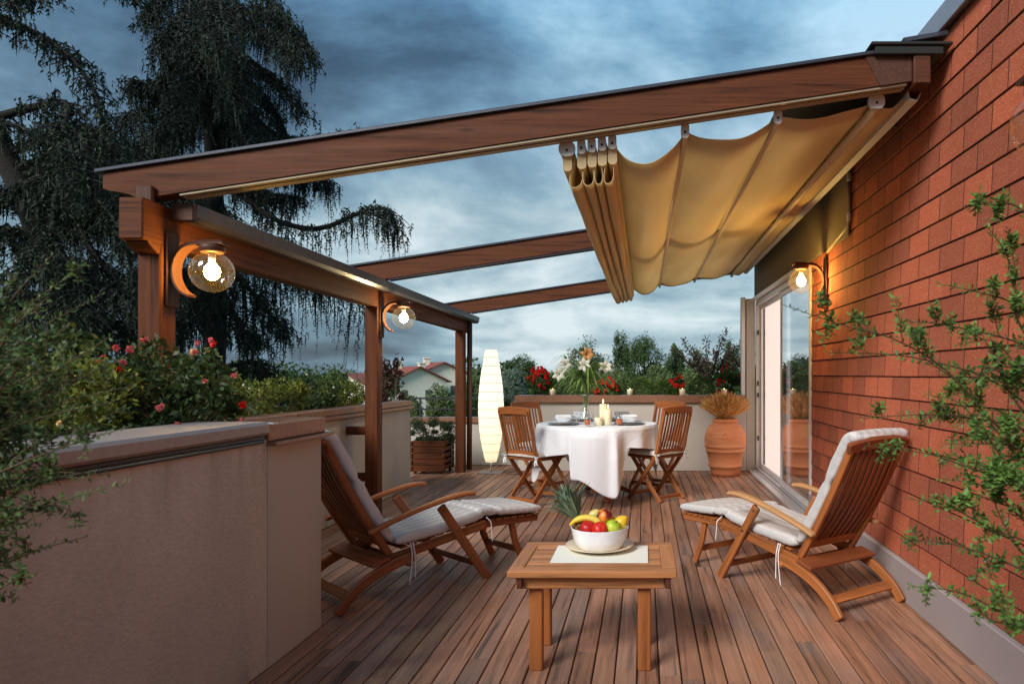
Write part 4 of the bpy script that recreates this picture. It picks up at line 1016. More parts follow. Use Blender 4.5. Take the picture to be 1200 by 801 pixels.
# candles on the parapet
for xx, lab in ((-1.18, 'first small candle from the paper lamp on the parapet cap'), (-.185, 'small candle on the parapet cap just right of the pillar candles'), (.49, 'small candle on the parapet cap between the back chair and the terracotta jar'), (1.03, 'small candle on the parapet cap above the dry grass')):
    t = thing('parapet_candle', lab, 'candle', (xx, 8.80, .9755), 0, 'small candles along the parapet')
    b = MB(); b.lathe([(0, .0), (.034, 0), (.038, .075), (.038, .078), (.034, .078), (.032, .066), (0, .064)], n=24); b.build('wax', M['wax'], t)
    b = MB(); b.tube([(0, 0, .06), (0, 0, .075)], .0012, 5); b.build('wick', M['black'], t)
    b = MB(); b.lathe([(0, .070), (.004, .075), (.0045, .081), (0, .094)], n=10); b.build('flame', M['flame'], t)
# ================================================================== PLANTS
def stems(root, name, base, tips, r0=.006, mat='stem', mid=.5):
    b = MB()
    for tp in tips:
        base_, tp_ = V(base), V(tp); m1 = base_.lerp(tp_, mid)+V((random.uniform(-.02, .02),)*3)
        b.tube([base_, m1, tp_], r0, 5, radii=[r0, r0*.7, r0*.35])
    return b.build(name, M[mat], root)
def clump_points(n, rad, nclump=26, spread=.34, hollow=.55, seed=0):
    """points in an uneven crown: many small clumps near an ellipsoid's surface"""
    g = np.random.default_rng(seed)
    c = g.normal(size=(nclump, 3)); c /= np.linalg.norm(c, axis=1, keepdims=True)
    c *= (hollow+(1-hollow)*g.random((nclump, 1))**.5)*.82
    w = .5+g.random(nclump); w /= w.sum()
    k = g.choice(nclump, n, p=w)
    sp = spread*(.5+g.random(nclump))
    dd_ = g.normal(size=(n, 3)); dd_ /= np.linalg.norm(dd_, axis=1, keepdims=True); p = c[k]+dd_*(g.random((n, 1))**.45)*sp[k][:, None]*.85
    return p*np.array(rad), c*np.array(rad), k
def bush(name, label, cat, loc, rad, n, leaf, mat, group=None, flowers=None, seed=0, nclump=26, spread=.34, stem_h=None, aspect=.55, ball=False, tight=1):
    """loc = where its stem meets the soil; the crown's centre is above it"""
    t = thing(name, label, cat, loc, 0, group)
    h = stem_h if stem_h is not None else rad[2]*.95
    if ball:
        g = np.random.default_rng(seed); p = g.normal(size=(n, 3)); p /= np.linalg.norm(p, axis=1, keepdims=True); p *= (.80+.22*g.random((n, 1))**.5)*np.array(rad)*(1+.06*np.sin(p[:, :1]*40)); d = p+g.normal(size=(n, 3))*.4*rad[0]; cc = p[:20]*.7
    else:
        p, cc, k = clump_points(n, rad, nclump, spread, seed=seed)
        d = p*1.0+rng.normal(size=p.shape)*np.linalg.norm(rad)*.5+np.array([0, 0, rad[2]*.3])
    leaf_mesh('foliage', p+np.array([0, 0, h]), d, leaf*rng.uniform(.6, 1.25, n), leaf*aspect*rng.uniform(.7, 1.2, n), M[mat], t)
    stems(t, 'stems', (0, 0, 0), [V(c)+V((0, 0, h)) for c in cc[:18]], max(.004, rad[0]*.02))
    if flowers:
        for fm, cnt, size in flowers:
            g = np.random.default_rng(seed+5+len(fm)); q = g.normal(size=(cnt, 3)); q[:, 1] = -abs(q[:, 1]); q[:, 2] = q[:, 2]*.8+.35; q /= np.linalg.norm(q, axis=1, keepdims=True)
            cpos = q*np.array(rad)*tight*(.95+.2*g.random((cnt, 1)))+np.array([0, -rad[1]*(1-tight), h+rad[2]*(1-tight)*1.1])
            m_ = 20
            for c_ in cpos:
                z_ = size*g.uniform(.75, 1.2); D = g.normal(size=(m_, 3)); D /= np.linalg.norm(D, axis=1, keepdims=True)
                leaf_mesh('flower', c_[None, :]+D*z_*.26, D+g.normal(size=D.shape)*.5, z_*.6, z_*.45, M[fm], t)
    return t
def px(x, y, Z): return P(x, y, Z)
# near planter
bush('rose_bush', 'flowering rose bush with red and pink blooms behind the near wall cap', 'rose bush', (-2.06, 3.02, .90), (.34, .34, .27), 5200, .034, 'shrub_rose', flowers=[('petal_red', 7, .034), ('petal_pink', 17, .030), ('petal_peach', 3, .030)], seed=3, nclump=44, spread=.30, stem_h=.24)
bush('yellow_shrub', 'yellow-green leafy shrub at the far left of the near planter', 'shrub', (-2.22, 2.62, .90), (.30, .30, .24), 3600, .030, 'shrub_yellow', seed=4, nclump=34, stem_h=.20, flowers=[('petal_peach', 3, .02)])
bush('dark_shrub', 'dark leafy shrub low in the corner of the near planter', 'shrub', (-1.98, 2.12, .90), (.22, .30, .15), 2200, .030, 'shrub_dark', seed=5, stem_h=.12)
bush('dark_shrub', 'dark green shrub rising behind the yellow one', 'shrub', (-2.55, 2.9, .90), (.30, .25, .32), 2600, .034, 'shrub_dark', seed=6, stem_h=.30)
lab = ['yellow-green clipped shrub nearest the rose bush in the side trough', 'second clipped shrub from the rose bush in the side trough', 'dark clipped shrub in the middle of the side trough', 'yellowish shrub just left of the middle pergola post', 'shrub hidden behind the middle pergola post']
for i, (yy, r, h, mt) in enumerate(((4.45, .27, .22, 'shrub_dark'), (4.98, .27, .24, 'shrub_yellow'), (5.5, .27, .20, 'shrub_yellow'), (6.05, .28, .23, 'shrub_dark'), (6.65, .30, .23, 'shrub_yellow'))):
    bush('clipped_shrub', lab[i], 'shrub', (-2.93, yy, .84), (.24, r, h), 2300, .034, mt, 'shrubs in the side trough', seed=20+i, nclump=36, stem_h=.20, flowers=[('petal_white', 5, .02)] if i % 2 else None)
# purple leaved shrub beyond the side wall
t = bush('purple_shrub', 'purple-brown leaved shrub just right of the middle pergola post', 'shrub', (-2.98, 8.0, .0), (.22, .25, .42), 2000, .042, 'purple', seed=31, nclump=22, stem_h=1.12)
# wooden planter
pb = thing('wooden_planter', 'square reddish planter box of stacked boards beside the far pergola post', 'planter', (-2.70, 8.72, 0))
for k in range(5):
    z = .035+.077*k
    for q in ((-.215, .215, -.215, -.188, z, z+.072), (-.215, .215, .188, .215, z, z+.072), (-.213, -.188, -.23, .23, z+.02, z+.07), (.188, .213, -.23, .23, z+.02, z+.07)):
        b = MB(); b.box(*q, .003); b.build('board', M['larch'], pb)
for sx in (-1, 1):
    for sy in (-1, 1): b = MB(); b.box(sx*.17-.016, sx*.17+.016, sy*.17-.016, sy*.17+.016, 0, .40, .003); b.build('corner_post', M['larch'], pb)
b = MB(); b.box(-.187, .187, -.187, .187, .28, .38, .004); b.build('soil', M['soil'], pb)
jp = bush('juniper', 'feathery low juniper spilling out of the wooden planter box', 'plant', (-2.70, 8.70, .38), (.33, .28, .24), 6500, .045, 'juniper', seed=41, nclump=40, spread=.26, stem_h=.13, aspect=.22)
# plants behind the dining parapet
b = MB(); b.box(-1.62, 1.3, .332, .36, .3, .93, .004); b.box(-1.62, 1.3, .80, .83, .3, .93, .004); b.build('trough_wall', M['copper'], far)
b = MB(); b.box(-1.62, 1.3, .361, .799, .6, .86, .004); b.build('soil', M['soil'], far)
for i, (xx, r, lb) in enumerate(((662, .20, 'dark round boxwood ball just left of the lilies'), (750, .175, 'boxwood ball above the two pillar candles side, left of a red flower spike'), (777, .15, 'smallest boxwood ball beside the red flower spike'), (822, .18, 'round boxwood ball right of the red flower spike'))):
    X = (xx-CX)*9.35/F
    bush('boxwood', lb, 'shrub', (X, 9.35, .86), (r, r, r*1.02), 2400, .026, 'boxwood', 'boxwood balls along the parapet', seed=50+i, stem_h=r*.98, ball=True, aspect=.6)
for i, (xx, rx, rz, cnt, lb, fm) in enumerate(((633, .22, .24, 34, 'geranium with a big bright red bloom above the back left chair', 'petal_red'), (712, .22, .17, 26, 'low orange-red geranium behind the lilies', 'petal_red'), (793, .12, .20, 14, 'narrow spike of dark red flowers between two boxwood balls', 'petal_red'), (853, .20, .24, 16, 'red flowering bush at the door end of the parapet', 'petal_red'))):
    X = (xx-CX)*9.30/F
    bush('red_geranium', lb, 'flowering plant', (X, 9.25, .86), (rx, .18, rz), 1800, .040, 'geranium', 'red geraniums along the parapet', seed=60+i, nclump=22, stem_h=rz*.95, flowers=[(fm, cnt, .055)], tight=(.62 if i == 0 else .8))

# ---- foreground shrubs with paired leaves
def leafy_shrub(name, label, root, branches, leafL, mat, sub=2, seed=1, pot=True, dens=1.0):
    g = random.Random(seed); t = thing(name, label, 'shrub', (root[0], root[1], 0))
    Ro = V((root[0], root[1], 0))
    C = []; D = []; S = []; LL = []
    b = MB()
    def run(pts, r, depth):
        pts = bez(pts, 40); n = len(pts)
        b.tube([p-Ro for p in pts], r, 5, radii=[max(.0006, r*(1-.8*k/(n-1))) for k in range(n)])
        acc = 0; side = 1
        tot = sum((pts[k]-pts[k-1]).length for k in range(1, n))
        run_ = 0
        for k in range(1, n):
            seg = pts[k]-pts[k-1]; acc += seg.length; run_ += seg.length
            if acc > leafL*.50/dens:
                acc = 0; tg = seg.normalized(); sd = tg.orthogonal(); sd.rotate(Matrix.Rotation(g.uniform(0, 6.28), 3, tg))
                for s in (1, -1):
                    if g.random() < .12: continue
                    d = (tg*g.uniform(.35, .9)+sd*s+V((g.uniform(-.3, .3), g.uniform(-.3, .3), g.uniform(-.1, .45)))).normalized()
                    l = leafL*g.uniform(.65, 1.15)*(1-.45*(run_/tot)**3)
                    C.append(tuple(pts[k]-Ro+d*l*.55)); D.append(tuple(d)); nrm = V((g.uniform(-.5, .5), g.uniform(-.8, .2), 1)); S.append(tuple(d.cross(nrm))); LL.append(l)
            if depth > 0 and g.random() < .10*dens and .10 < run_/tot < .92:
                tg = seg.normalized(); sd = tg.orthogonal(); sd.rotate(Matrix.Rotation(g.uniform(0, 6.28), 3, tg)); sd.y *= .7
                d = (tg*.9+sd*.8+V((0, 0, .25))).normalized(); L = tot*g.uniform(.12, .34)*(1.15-run_/tot)
                run([pts[k], pts[k]+d*L*.5+V((0, 0, .01)), pts[k]+d*L+V((0, 0, -.015))], r*.5, depth-1)
    for br in branches:
        pts = [V(root)] + [px(*q) for q in br]
        st = bez([V(root), V(root).lerp(px(*br[0]), .55)+V((0, 0, .05)), px(*br[0])], 16)
        b.tube([p-Ro for p in st], .005, 6, radii=[.006-.0028*k/(len(st)-1) for k in range(len(st))])
        run([px(*q) for q in br], .0030, sub)
    b.build('stems', M['stem'], t)
    leaf_mesh('leaves', np.array(C), np.array(D), np.array(LL), np.array(LL)*.50, M[mat], t, S=np.array(S), fold=True)
    if pot:
        b = MB(); b.lathe([(0, 0), (.14, 0), (.19, .30), (.205, .30), (.205, .34), (.175, .34), (.17, .30), (0, .30)], n=32); b.build('pot', M['terracotta'], t)
    return t
brR = [
 [(1250, 560, 1.55), (1170, 500, 1.50), (1110, 435, 1.45), (1050, 398, 1.42), (985, 380, 1.40), (918, 357, 1.38)],
 [(1260, 520, 1.60), (1170, 450, 1.55), (1100, 425, 1.52), (1040, 415, 1.50), (968, 413, 1.48)],
 [(1260, 430, 1.60), (1190, 400, 1.55), (1130, 385, 1.52), (1090, 378, 1.50), (1050, 376, 1.50)],
 [(1265, 420, 1.55), (1200, 362, 1.50), (1150, 343, 1.48), (1097, 332, 1.45)],
 [(1270, 330, 1.50), (1200, 248, 1.45), (1165, 240, 1.43), (1130, 243, 1.42)],
 [(1240, 420, 1.65), (1195, 350, 1.60), (1180, 300, 1.58), (1156, 264, 1.55)],
 [(1260, 470, 1.50), (1195, 380, 1.50), (1190, 320, 1.48), (1182, 268, 1.47)],
 [(1255, 520, 1.70), (1170, 495, 1.65), (1090, 486, 1.60), (1010, 490, 1.58)],
 [(1250, 570, 1.55), (1160, 555, 1.50), (1090, 532, 1.48), (1014, 522, 1.46)],
 [(1250, 650, 1.50), (1165, 620, 1.46), (1110, 592, 1.44), (1063, 584, 1.43)],
 [(1250, 690, 1.45), (1170, 655, 1.42), (1115, 637, 1.40), (1060, 631, 1.38)],
 [(1250, 760, 1.35), (1175, 718, 1.32), (1125, 694, 1.30), (1066, 686, 1.28)],
 [(1250, 780, 1.30), (1200, 735, 1.27), (1165, 727, 1.25), (1135, 705, 1.24)],
 [(1250, 600, 1.65), (1180, 520, 1.62), (1130, 455, 1.60), (1085, 420, 1.58), (1062, 385, 1.56)],
 [(1250, 640, 1.50), (1190, 560, 1.47), (1150, 500, 1.45), (1120, 470, 1.43), (1085, 462, 1.42)],
 [(1250, 540, 1.6), (1190, 470, 1.56), (1165, 420, 1.54), (1150, 390, 1.52)],
 [(1250, 610, 1.45), (1195, 575, 1.42), (1150, 545, 1.40), (1120, 560, 1.38)],
 [(1250, 660, 1.6), (1190, 600, 1.56), (1155, 570, 1.53), (1100, 560, 1.5)],
 [(1260, 500, 1.40), (1205, 440, 1.38), (1180, 430, 1.36), (1140, 440, 1.35)],
 [(1250, 700, 1.5), (1200, 650, 1.48), (1170, 600, 1.46), (1160, 560, 1.45)],
 [(1250, 560, 1.42), (1205, 510, 1.40), (1165, 480, 1.38), (1120, 500, 1.36)],
 [(1255, 500, 1.5), (1200, 440, 1.48), (1165, 400, 1.46), (1120, 405, 1.44)],
 [(1255, 520, 1.6), (1210, 460, 1.58), (1175, 440, 1.56), (1130, 470, 1.54)],
 [(1255, 580, 1.55), (1210, 540, 1.52), (1180, 500, 1.5), (1150, 520, 1.5)],
 [(1255, 620, 1.4), (1210, 590, 1.4), (1180, 560, 1.4), (1140, 590, 1.4)],
 [(1255, 600, 1.50), (1200, 530, 1.50), (1160, 520, 1.50), (1105, 520, 1.50)],
]
leafy_shrub('potted_shrub', 'small-leaved green shrub reaching in from the right in front of the brick wall', (1.22, 1.50, .30), brR, .0185, 'privet', seed=3, dens=1.3)
brL = []
g = random.Random(11)
tips0 = [(118, 345), (100, 310), (60, 300), (128, 395), (142, 420), (155, 452), (135, 470), (156, 498), (150, 478), (120, 500), (132, 556), (150, 565), (102, 628), (108, 560), (60, 640), (72, 600), (45, 670), (85, 520), (110, 440), (80, 380), (40, 350), (30, 420), (90, 470), (50, 540), (20, 600), (60, 450), (95, 415), (35, 480), (15, 640), (75, 560), (20, 320), (55, 395)]
tips = tips0+[(a_*.55-8, b_+g.uniform(-15, 25)) for a_, b_ in tips0 if b_ > 330]
for (tx, ty) in tips:
    Z = 1.05+g.random()*.35; sy = 430+(ty-430)*.75+g.uniform(-20, 40)+30
    brL.append([(-75, sy+55, Z+.05), (-20, sy+25, Z+.03), ((tx-20)*.5, (sy+ty)/2+8, Z), (tx, ty, Z-.02)])
leafy_shrub('potted_shrub', 'dark small-leaved shrub reaching in from the left in front of the planter wall', (-1.32, 1.20, .30), brL, .0155, 'privet_dark', seed=9, dens=.8)

# ---- weeping cedars
def cedar(label, base, trunk, limbs, mat, seed, auto=0, ztop=10, strand=1.0):
    g = np.random.default_rng(seed); rd = random.Random(seed)
    t = thing('cedar_tree', label, 'tree', base); Bo = V(base)
    wood_ = MB()
    tp = bez([V(q) for q in trunk], 20); wood_.tube([q-Bo for q in tp], .3, 10, radii=[(.27-.18*k/(len(tp)-1))*(1+.12*math.sin(k*2.3)) for k in range(len(tp))])
    C = []; D = []; Ls = []; Ws = []; SC = []; SD = []; SL_ = []
    def strands(p, L, n=1):
        for _ in range(n):
            q = V(p)+V((rd.gauss(0, .05), rd.gauss(0, .05), rd.gauss(0, .03))); l = L*rd.uniform(.35, 1.2); st = .06
            k = max(2, int(l/st)); dx, dy = rd.gauss(0, .10), rd.gauss(0, .10)
            SC.append((q.x+dx*l*.5, q.y+dy*l*.5, q.z-l*.5)); SD.append((dx, dy, -1)); SL_.append(l)
            for i in range(k):
                f = i/k; c = q+V((dx*f*l+rd.gauss(0, .012), dy*f*l+rd.gauss(0, .012), -i*st))
                for _2 in range(2 if f < .75 else 1):
                    a = rd.uniform(0, 6.28); d = V((math.cos(a)*.8, math.sin(a)*.8, -1.0+rd.uniform(-.2, .5)))
                    w = .085*(1-.4*f)
                    C.append((c.x+math.cos(a)*.02, c.y+math.sin(a)*.02, c.z)); D.append(tuple(d)); Ls.append(w*rd.uniform(.8, 1.5))
    def limb(pts, r, SL, dens=1.0, spread=.9):
        pts = bez(pts, 24); n = len(pts)
        tot = sum((pts[k]-pts[k-1]).length for k in range(1, n))
        wood_.tube([q-Bo for q in pts], r, 6, radii=[max(.012, r*(1-.85*k/(n-1))) for k in range(n)])
        for k in range(2, n):
            u = k/(n-1); tg = (pts[k]-pts[k-1]).normalized(); hz = V((-tg.y, tg.x, 0))
            if hz.length < .1: hz = V((1, 0, 0))
            hz.normalize()
            for s in (1, -1):
                if rd.random() > 1.1*dens*strand: continue
                L = spread*rd.uniform(.35, 1.0)*(1-.65*u)*(.35+.65*min(1, u*3))+.15
                d = (hz*s*rd.uniform(.5, 1)+tg*rd.uniform(.2, .9)+V((0, 0, rd.uniform(-.25, .15)))).normalized()
                sp = bez([pts[k], pts[k]+d*L*.5+V((0, 0, .03*L)), pts[k]+d*L+V((0, 0, -.22*L))], 8)
                wood_.tube([q-Bo for q in sp], .012, 4, radii=[.014-.010*i/(len(sp)-1) for i in range(len(sp))])
                m = max(2, int(L/.065))
                for i in range(m):
                    f = (i+rd.random())/m; a_ = f*(len(sp)-1); i0 = int(a_); q = sp[i0].lerp(sp[min(i0+1, len(sp)-1)], a_-i0)
                    strands(q-Bo, SL*(1-.5*f)*rd.uniform(.3, 1)*strand)
            strands(pts[k]-Bo, SL*strand, 2)
            # short needles along the limb itself
            for _ in range(14):
                q = pts[k].lerp(pts[k-1], rd.random())-Bo; d = V((rd.gauss(0, 1), rd.gauss(0, 1), rd.gauss(0, .6)+.3)).normalized()
                C.append(tuple(q+d*.05)); D.append(tuple(d)); Ls.append(.10)
    for L in limbs:
        pts = [px(*q) for q in L[0]]; limb(pts, L[1], L[2], *(L[3:]))
    for k in range(auto):    # limbs that reach away from the terrace, and higher up
        z = rd.uniform(-1, ztop); i0 = min(len(tp)-1, max(0, int((z-tp[0].z)/(tp[-1].z-tp[0].z)*(len(tp)-1)))); s = tp[i0]
        a = rd.uniform(R(15), R(165)); L = rd.uniform(2.0, 3.6)*(1-.03*z)
        d = V((math.cos(a), math.sin(a), 0)); limb([s, s+d*L*.5+V((0, 0, .25)), s+d*L+V((0, 0, -.5))], .06, .75, .8, 1.0)
    wood_.build('trunk', M['bark'], t)
    leaf_mesh('foliage', np.array(C), np.array(D), np.array(Ls), np.array(Ls)*.30, M[mat], t)
    leaf_mesh('twigs', np.array(SC), np.array(SD), np.array(SL_), .022, M[mat], t)
zA = 15.0
limA = [
 ([(250, -60, 15), (300, -15, 14.5), (340, 30, 14), (366, 68, 13.6)], .09, .65),
 ([(250, 10, 15), (295, 30, 14.3), (325, 45, 13.8), (345, 75, 13.4)], .08, .75),
 ([(248, 40, 15), (290, 70, 14.6), (325, 95, 14.2), (354, 136, 13.8)], .08, .6),
 ([(250, 60, 15), (285, 90, 15), (315, 120, 15), (335, 158, 15)], .08, .6),
 ([(250, -80, 15), (215, -45, 14.6), (190, -10, 14.3), (172, 20, 14)], .08, .9),
 ([(250, -20, 15), (225, 5, 14.2), (205, 30, 13.8), (188, 60, 13.5)], .08, 1.0),
 ([(250, 10, 15), (215, 60, 14.2), (185, 95, 13.8), (155, 98, 13.5)], .08, .8),
 ([(250, 50, 15), (215, 100, 15), (180, 125, 15), (140, 140, 15)], .08, 1.0),
 ([(250, 40, 15), (265, 60, 13.8), (270, 85, 13.0), (268, 115, 12.4)], .08, 1.1),
 ([(250, 0, 15), (245, 30, 13.8), (235, 60, 13.0), (225, 95, 12.5)], .08, 1.1),
 ([(250, 80, 15), (225, 120, 14.2), (200, 150, 13.8), (175, 175, 13.4)], .08, 1.0),
 ([(250, 110, 15), (290, 135, 14.6), (330, 160, 14.2), (375, 163, 13.8), (418, 156, 13.5)], .07, .35),
 ([(250, 130, 15), (285, 160, 14.8), (310, 170, 14.4), (335, 180, 14)], .08, .7),
 ([(250, 110, 15), (200, 150, 15), (160, 170, 15.5), (120, 185, 16)], .08, 1.0),
 ([(250, 160, 15), (280, 205, 15), (310, 225, 15), (350, 232, 15)], .08, 1.0),
 ([(250, 150, 15), (300, 180, 16), (350, 200, 16.5), (385, 215, 17)], .07, 1.1),
 ([(250, 190, 15), (310, 250, 14.6), (370, 268, 14.2), (425, 248, 13.8), (452, 246, 13.5), (466, 268, 13.3)], .08, 1.0, .9, .75),
 ([(250, 230, 15), (290, 290, 15), (330, 318, 15), (375, 328, 15), (428, 345, 15)], .09, 1.7, .75, .7),
 ([(250, 230, 15), (270, 260, 14), (285, 280, 13.3), (300, 290, 13)], .07, .9),
 ([(250, 240, 15), (215, 270, 14.5), (180, 300, 14), (150, 330, 13.8)], .08, 1.0),
 ([(250, 290, 15), (285, 330, 14.8), (315, 365, 14.6), (335, 390, 14.4)], .07, .7),
 ([(250, 290, 15), (215, 330, 14.8), (180, 360, 14.6), (140, 380, 14.4)], .08, .9),
 ([(250, 320, 15), (270, 360, 14.4), (285, 385, 14), (300, 400, 13.8)], .07, .8),
 ([(250, 200, 15), (200, 230, 16), (160, 250, 16.5), (110, 265, 17)], .08, 1.0),
 ([(250, -30, 15), (258, 0, 13.6), (262, 30, 12.8), (262, 55, 12.2)], .07, 1.1),
 ([(250, 60, 15), (235, 90, 13.6), (222, 120, 12.9), (205, 150, 12.4)], .07, 1.2),
 ([(250, 90, 15), (275, 115, 13.8), (290, 140, 13.2), (305, 165, 12.8)], .07, .9),
 ([(250, 180, 15), (225, 215, 14), (200, 240, 13.4), (185, 265, 13)], .07, 1.1),
 ([(250, 300, 15), (240, 330, 14), (225, 360, 13.5), (205, 385, 13)], .07, 1.0),
 ([(250, 20, 15), (295, 15, 14.5), (325, 20, 14.2), (350, 45, 14)], .07, .7),
]
cedar('tall weeping cedar whose branches hang behind the near rafter', tuple(px(250, 438, zA)-V((0, 0, 7.25))), [px(262, 900, zA), px(252, 438, zA), px(250, 200, zA), px(248, -60, zA), px(248, -420, zA)], limA, 'cedar', 5, auto=5, ztop=9)
zB = 11.0
limB = [
 ([(-60, 25, 11), (-10, 22, 10.8), (40, 38, 10.6), (85, 70, 10.4), (112, 112, 10.2), (125, 160, 10)], .07, .65, 1.5, .75),
 ([(60, -90, 11), (35, -50, 10.6), (10, -30, 10.3), (-20, -10, 10)], .07, .7),
 ([(70, -60, 11), (100, -40, 11), (130, -20, 11), (165, 0, 11)], .06, .45, .9, .5),
 ([(-70, 135, 11), (-20, 140, 10.8), (25, 150, 10.6), (62, 172, 10.4), (80, 205, 10.2)], .08, .7, .9, .7),
 ([(70, 160, 11), (100, 150, 10.6), (125, 165, 10.3), (142, 200, 10)], .07, .9),
 ([(75, 190, 11), (35, 215, 10.6), (0, 230, 10.3), (-40, 250, 10)], .08, .8),
 ([(75, 200, 11), (110, 230, 10.6), (135, 260, 10.3), (160, 300, 10)], .08, .8),
 ([(75, 240, 11), (50, 280, 10.4), (30, 310, 10), (10, 340, 9.7)], .08, .8),
 ([(78, 250, 11), (105, 290, 10.6), (130, 320, 10.3), (155, 350, 10)], .08, .9),
 ([(80, 300, 11), (100, 340, 10.6), (120, 370, 10.3), (150, 400, 10)], .08, .8),
 ([(80, 320, 11), (50, 350, 10.6), (20, 380, 10.3), (-20, 400, 10)], .08, .8),
 ([(80, 270, 11), (20, 270, 11), (-30, 290, 11), (-70, 310, 11)], .08, .9),
 ([(80, 350, 11), (110, 380, 11), (150, 400, 11), (190, 415, 11)], .08, .7),
 ([(78, 225, 11), (120, 225, 11.5), (160, 235, 12), (195, 260, 12.4)], .08, .9),
 ([(72, 120, 11), (75, 150, 10), (85, 180, 9.6), (95, 215, 9.3)], .07, .9),
 ([(72, 200, 11), (65, 230, 10.2), (60, 265, 9.8), (50, 300, 9.5)], .07, .9),
 ([(75, 280, 11), (90, 310, 10.2), (95, 340, 9.8), (90, 375, 9.5)], .07, .9),
 ([(80, 330, 11), (30, 345, 10.8), (-10, 365, 10.6), (-40, 390, 10.4)], .07, .9),
 ([(78, 230, 11), (130, 255, 11), (170, 285, 11), (200, 320, 11)], .07, 1.0),
 ([(78, 180, 11), (105, 190, 11), (130, 215, 11), (150, 250, 11)], .07, 1.0),
 ([(66, -40, 11), (50, -20, 10.2), (35, -10, 9.8), (15, 5, 9.5)], .06, .5),
]
def tx(y):
    for (y0, x0), (y1, x1) in (((-200, -95), (0, -75)), ((0, -75), (150, -10)), ((150, -10), (300, 60)), ((300, 60), (440, 85))):
        if y <= y1: return x0+(x1-x0)*(y-y0)/(y1-y0)
    return 85
limB = [([(tx(L[0][0][1]+20), L[0][0][1]+20, 11)]+([L[0][0]] if abs(tx(L[0][0][1])-L[0][0][0]) > 40 else [])+L[0][1:],)+tuple(L[1:]) for L in limB]
cedar('nearer dark weeping cedar at the left edge of the photo', tuple(px(80, 438, zB)-V((0, 0, 7.25))), [px(105, 990, zB), px(85, 438, zB), px(60, 300, zB), px(-10, 150, zB), px(-75, 0, zB), px(-120, -420, zB)], limB, 'cedar_b', 8, auto=3, ztop=6, strand=.70)

# ---- far trees
def tree(name, label, x, ytop, wpx, Z, mat, n=5200, seed=0, ybot=470, leafpx=3.2, clumps=40, hollow=.35, group='trees beyond the terrace'):
    X = (x-CX)*Z/F; zt = EYE+(CY-ytop)*Z/F; zb = EYE+(CY-ybot)*Z/F; zb = max(zb, -4.5)
    t = thing(name, label, 'tree', (X, Z, -6), 0, group)
    rad = (wpx*Z/F/2, wpx*Z/F/2, (zt-zb)/2); cz = (zt+zb)/2+6
    p, cc, k = clump_points(n, rad, clumps, .30, hollow, seed)
    leaf = leafpx*Z/F
    leaf_mesh('crown', p+np.array([0, 0, cz]), rng.normal(size=p.shape), leaf*rng.uniform(.6, 1.4, n), leaf*.7*rng.uniform(.6, 1.3, n), M[mat], t)
    b = MB(); r = max(.12, rad[0]*.05)
    b.tube([(0, 0, 0), (r*.5, 0, cz*.5), (0, 0, cz+rad[2]*.4)], r, 8, radii=[r*1.3, r, r*.4])
    for c in cc[:20]: q = V(c)+V((0, 0, cz)); b.tube([(0, 0, max(cz-rad[2]*.8, q.z-rad[0]*.9)), q*.6+V((0, 0, q.z*.4-.02)), q], r*.35, 5, radii=[r*.4, r*.25, r*.08])
    b.build('trunk', M['bark'], t); return t
FT = [
 ('dense dark tree whose round top shows just right of the paper lamp', 612, 413, 52, 60, 'tree_a', 470),
 ('grey-green olive-like tree low beside the paper lamp', 604, 430, 40, 38, 'tree_c', 475),
 ('blue-green conifer close behind the railing end', 610, 446, 22, 24, 'tree_c', 490),
 ('dark round tree directly behind the lilies', 688, 396, 58, 48, 'tree_a', 472),
 ('tall narrow tree right of the lilies with a jagged top', 726, 387, 32, 52, 'tree_a', 470),
 ('broad dark tree behind the second boxwood ball', 755, 389, 48, 50, 'tree_a', 470),
 ('mid-height tree right of the broad dark tree', 792, 399, 36, 46, 'tree_a', 472),
 ('loose green tree between the far trees and the shutter', 820, 402, 40, 40, 'tree_b', 475),
 ('leafy tree hard against the shutter guide', 856, 396, 44, 36, 'tree_a', 480),
 ('tree mostly hidden behind the end of the house', 900, 392, 60, 46, 'tree_a', 480),
 ('low light green tree in front of the dark trees', 770, 428, 44, 30, 'tree_b', 480),
 ('low olive-coloured tree below the jagged tree', 720, 430, 50, 32, 'tree_b', 480),
 ('low green tree behind the third and fourth boxwoods', 815, 430, 56, 26, 'tree_b', 480),
 ('small dark tree left of the lilies behind the big geranium', 645, 432, 40, 44, 'tree_a', 480),
 ('green tree between the far post and the paper lamp', 556, 436, 34, 40, 'tree_b', 500),
 ('dark tree rising behind the red roofs', 490, 428, 36, 130, 'tree_a', 450),
 ('dark tree rising right of the chimneys', 530, 426, 30, 125, 'tree_a', 450),
 ('garden tree in front of the cream house', 515, 447, 44, 30, 'tree_b', 520),
 ('garden tree beyond the railing left of the planter', 480, 455, 34, 26, 'tree_b', 530),
 ('garden bush tree beyond the railing under the lamp post', 545, 458, 50, 22, 'tree_b', 530),
 ('garden tree seen past the railing behind the paper lamp', 585, 456, 40, 24, 'tree_a', 530),
 ('dark garden tree far left behind the side trough', 395, 428, 70, 30, 'tree_a', 500),
 ('tree low behind the roses and the middle post', 330, 432, 70, 32, 'tree_a', 500),
 ('tree behind the purple shrub', 448, 430, 40, 60, 'tree_a', 480),
]
for i, (lb, x, yt, w, Z, mt, yb) in enumerate(FT): tree('far_tree', lb, x, yt, w, Z, mt, 9000 if w > 30 else 5000, 100+i, yb, leafpx=1.9 if Z > 30 else 2.4, clumps=60)
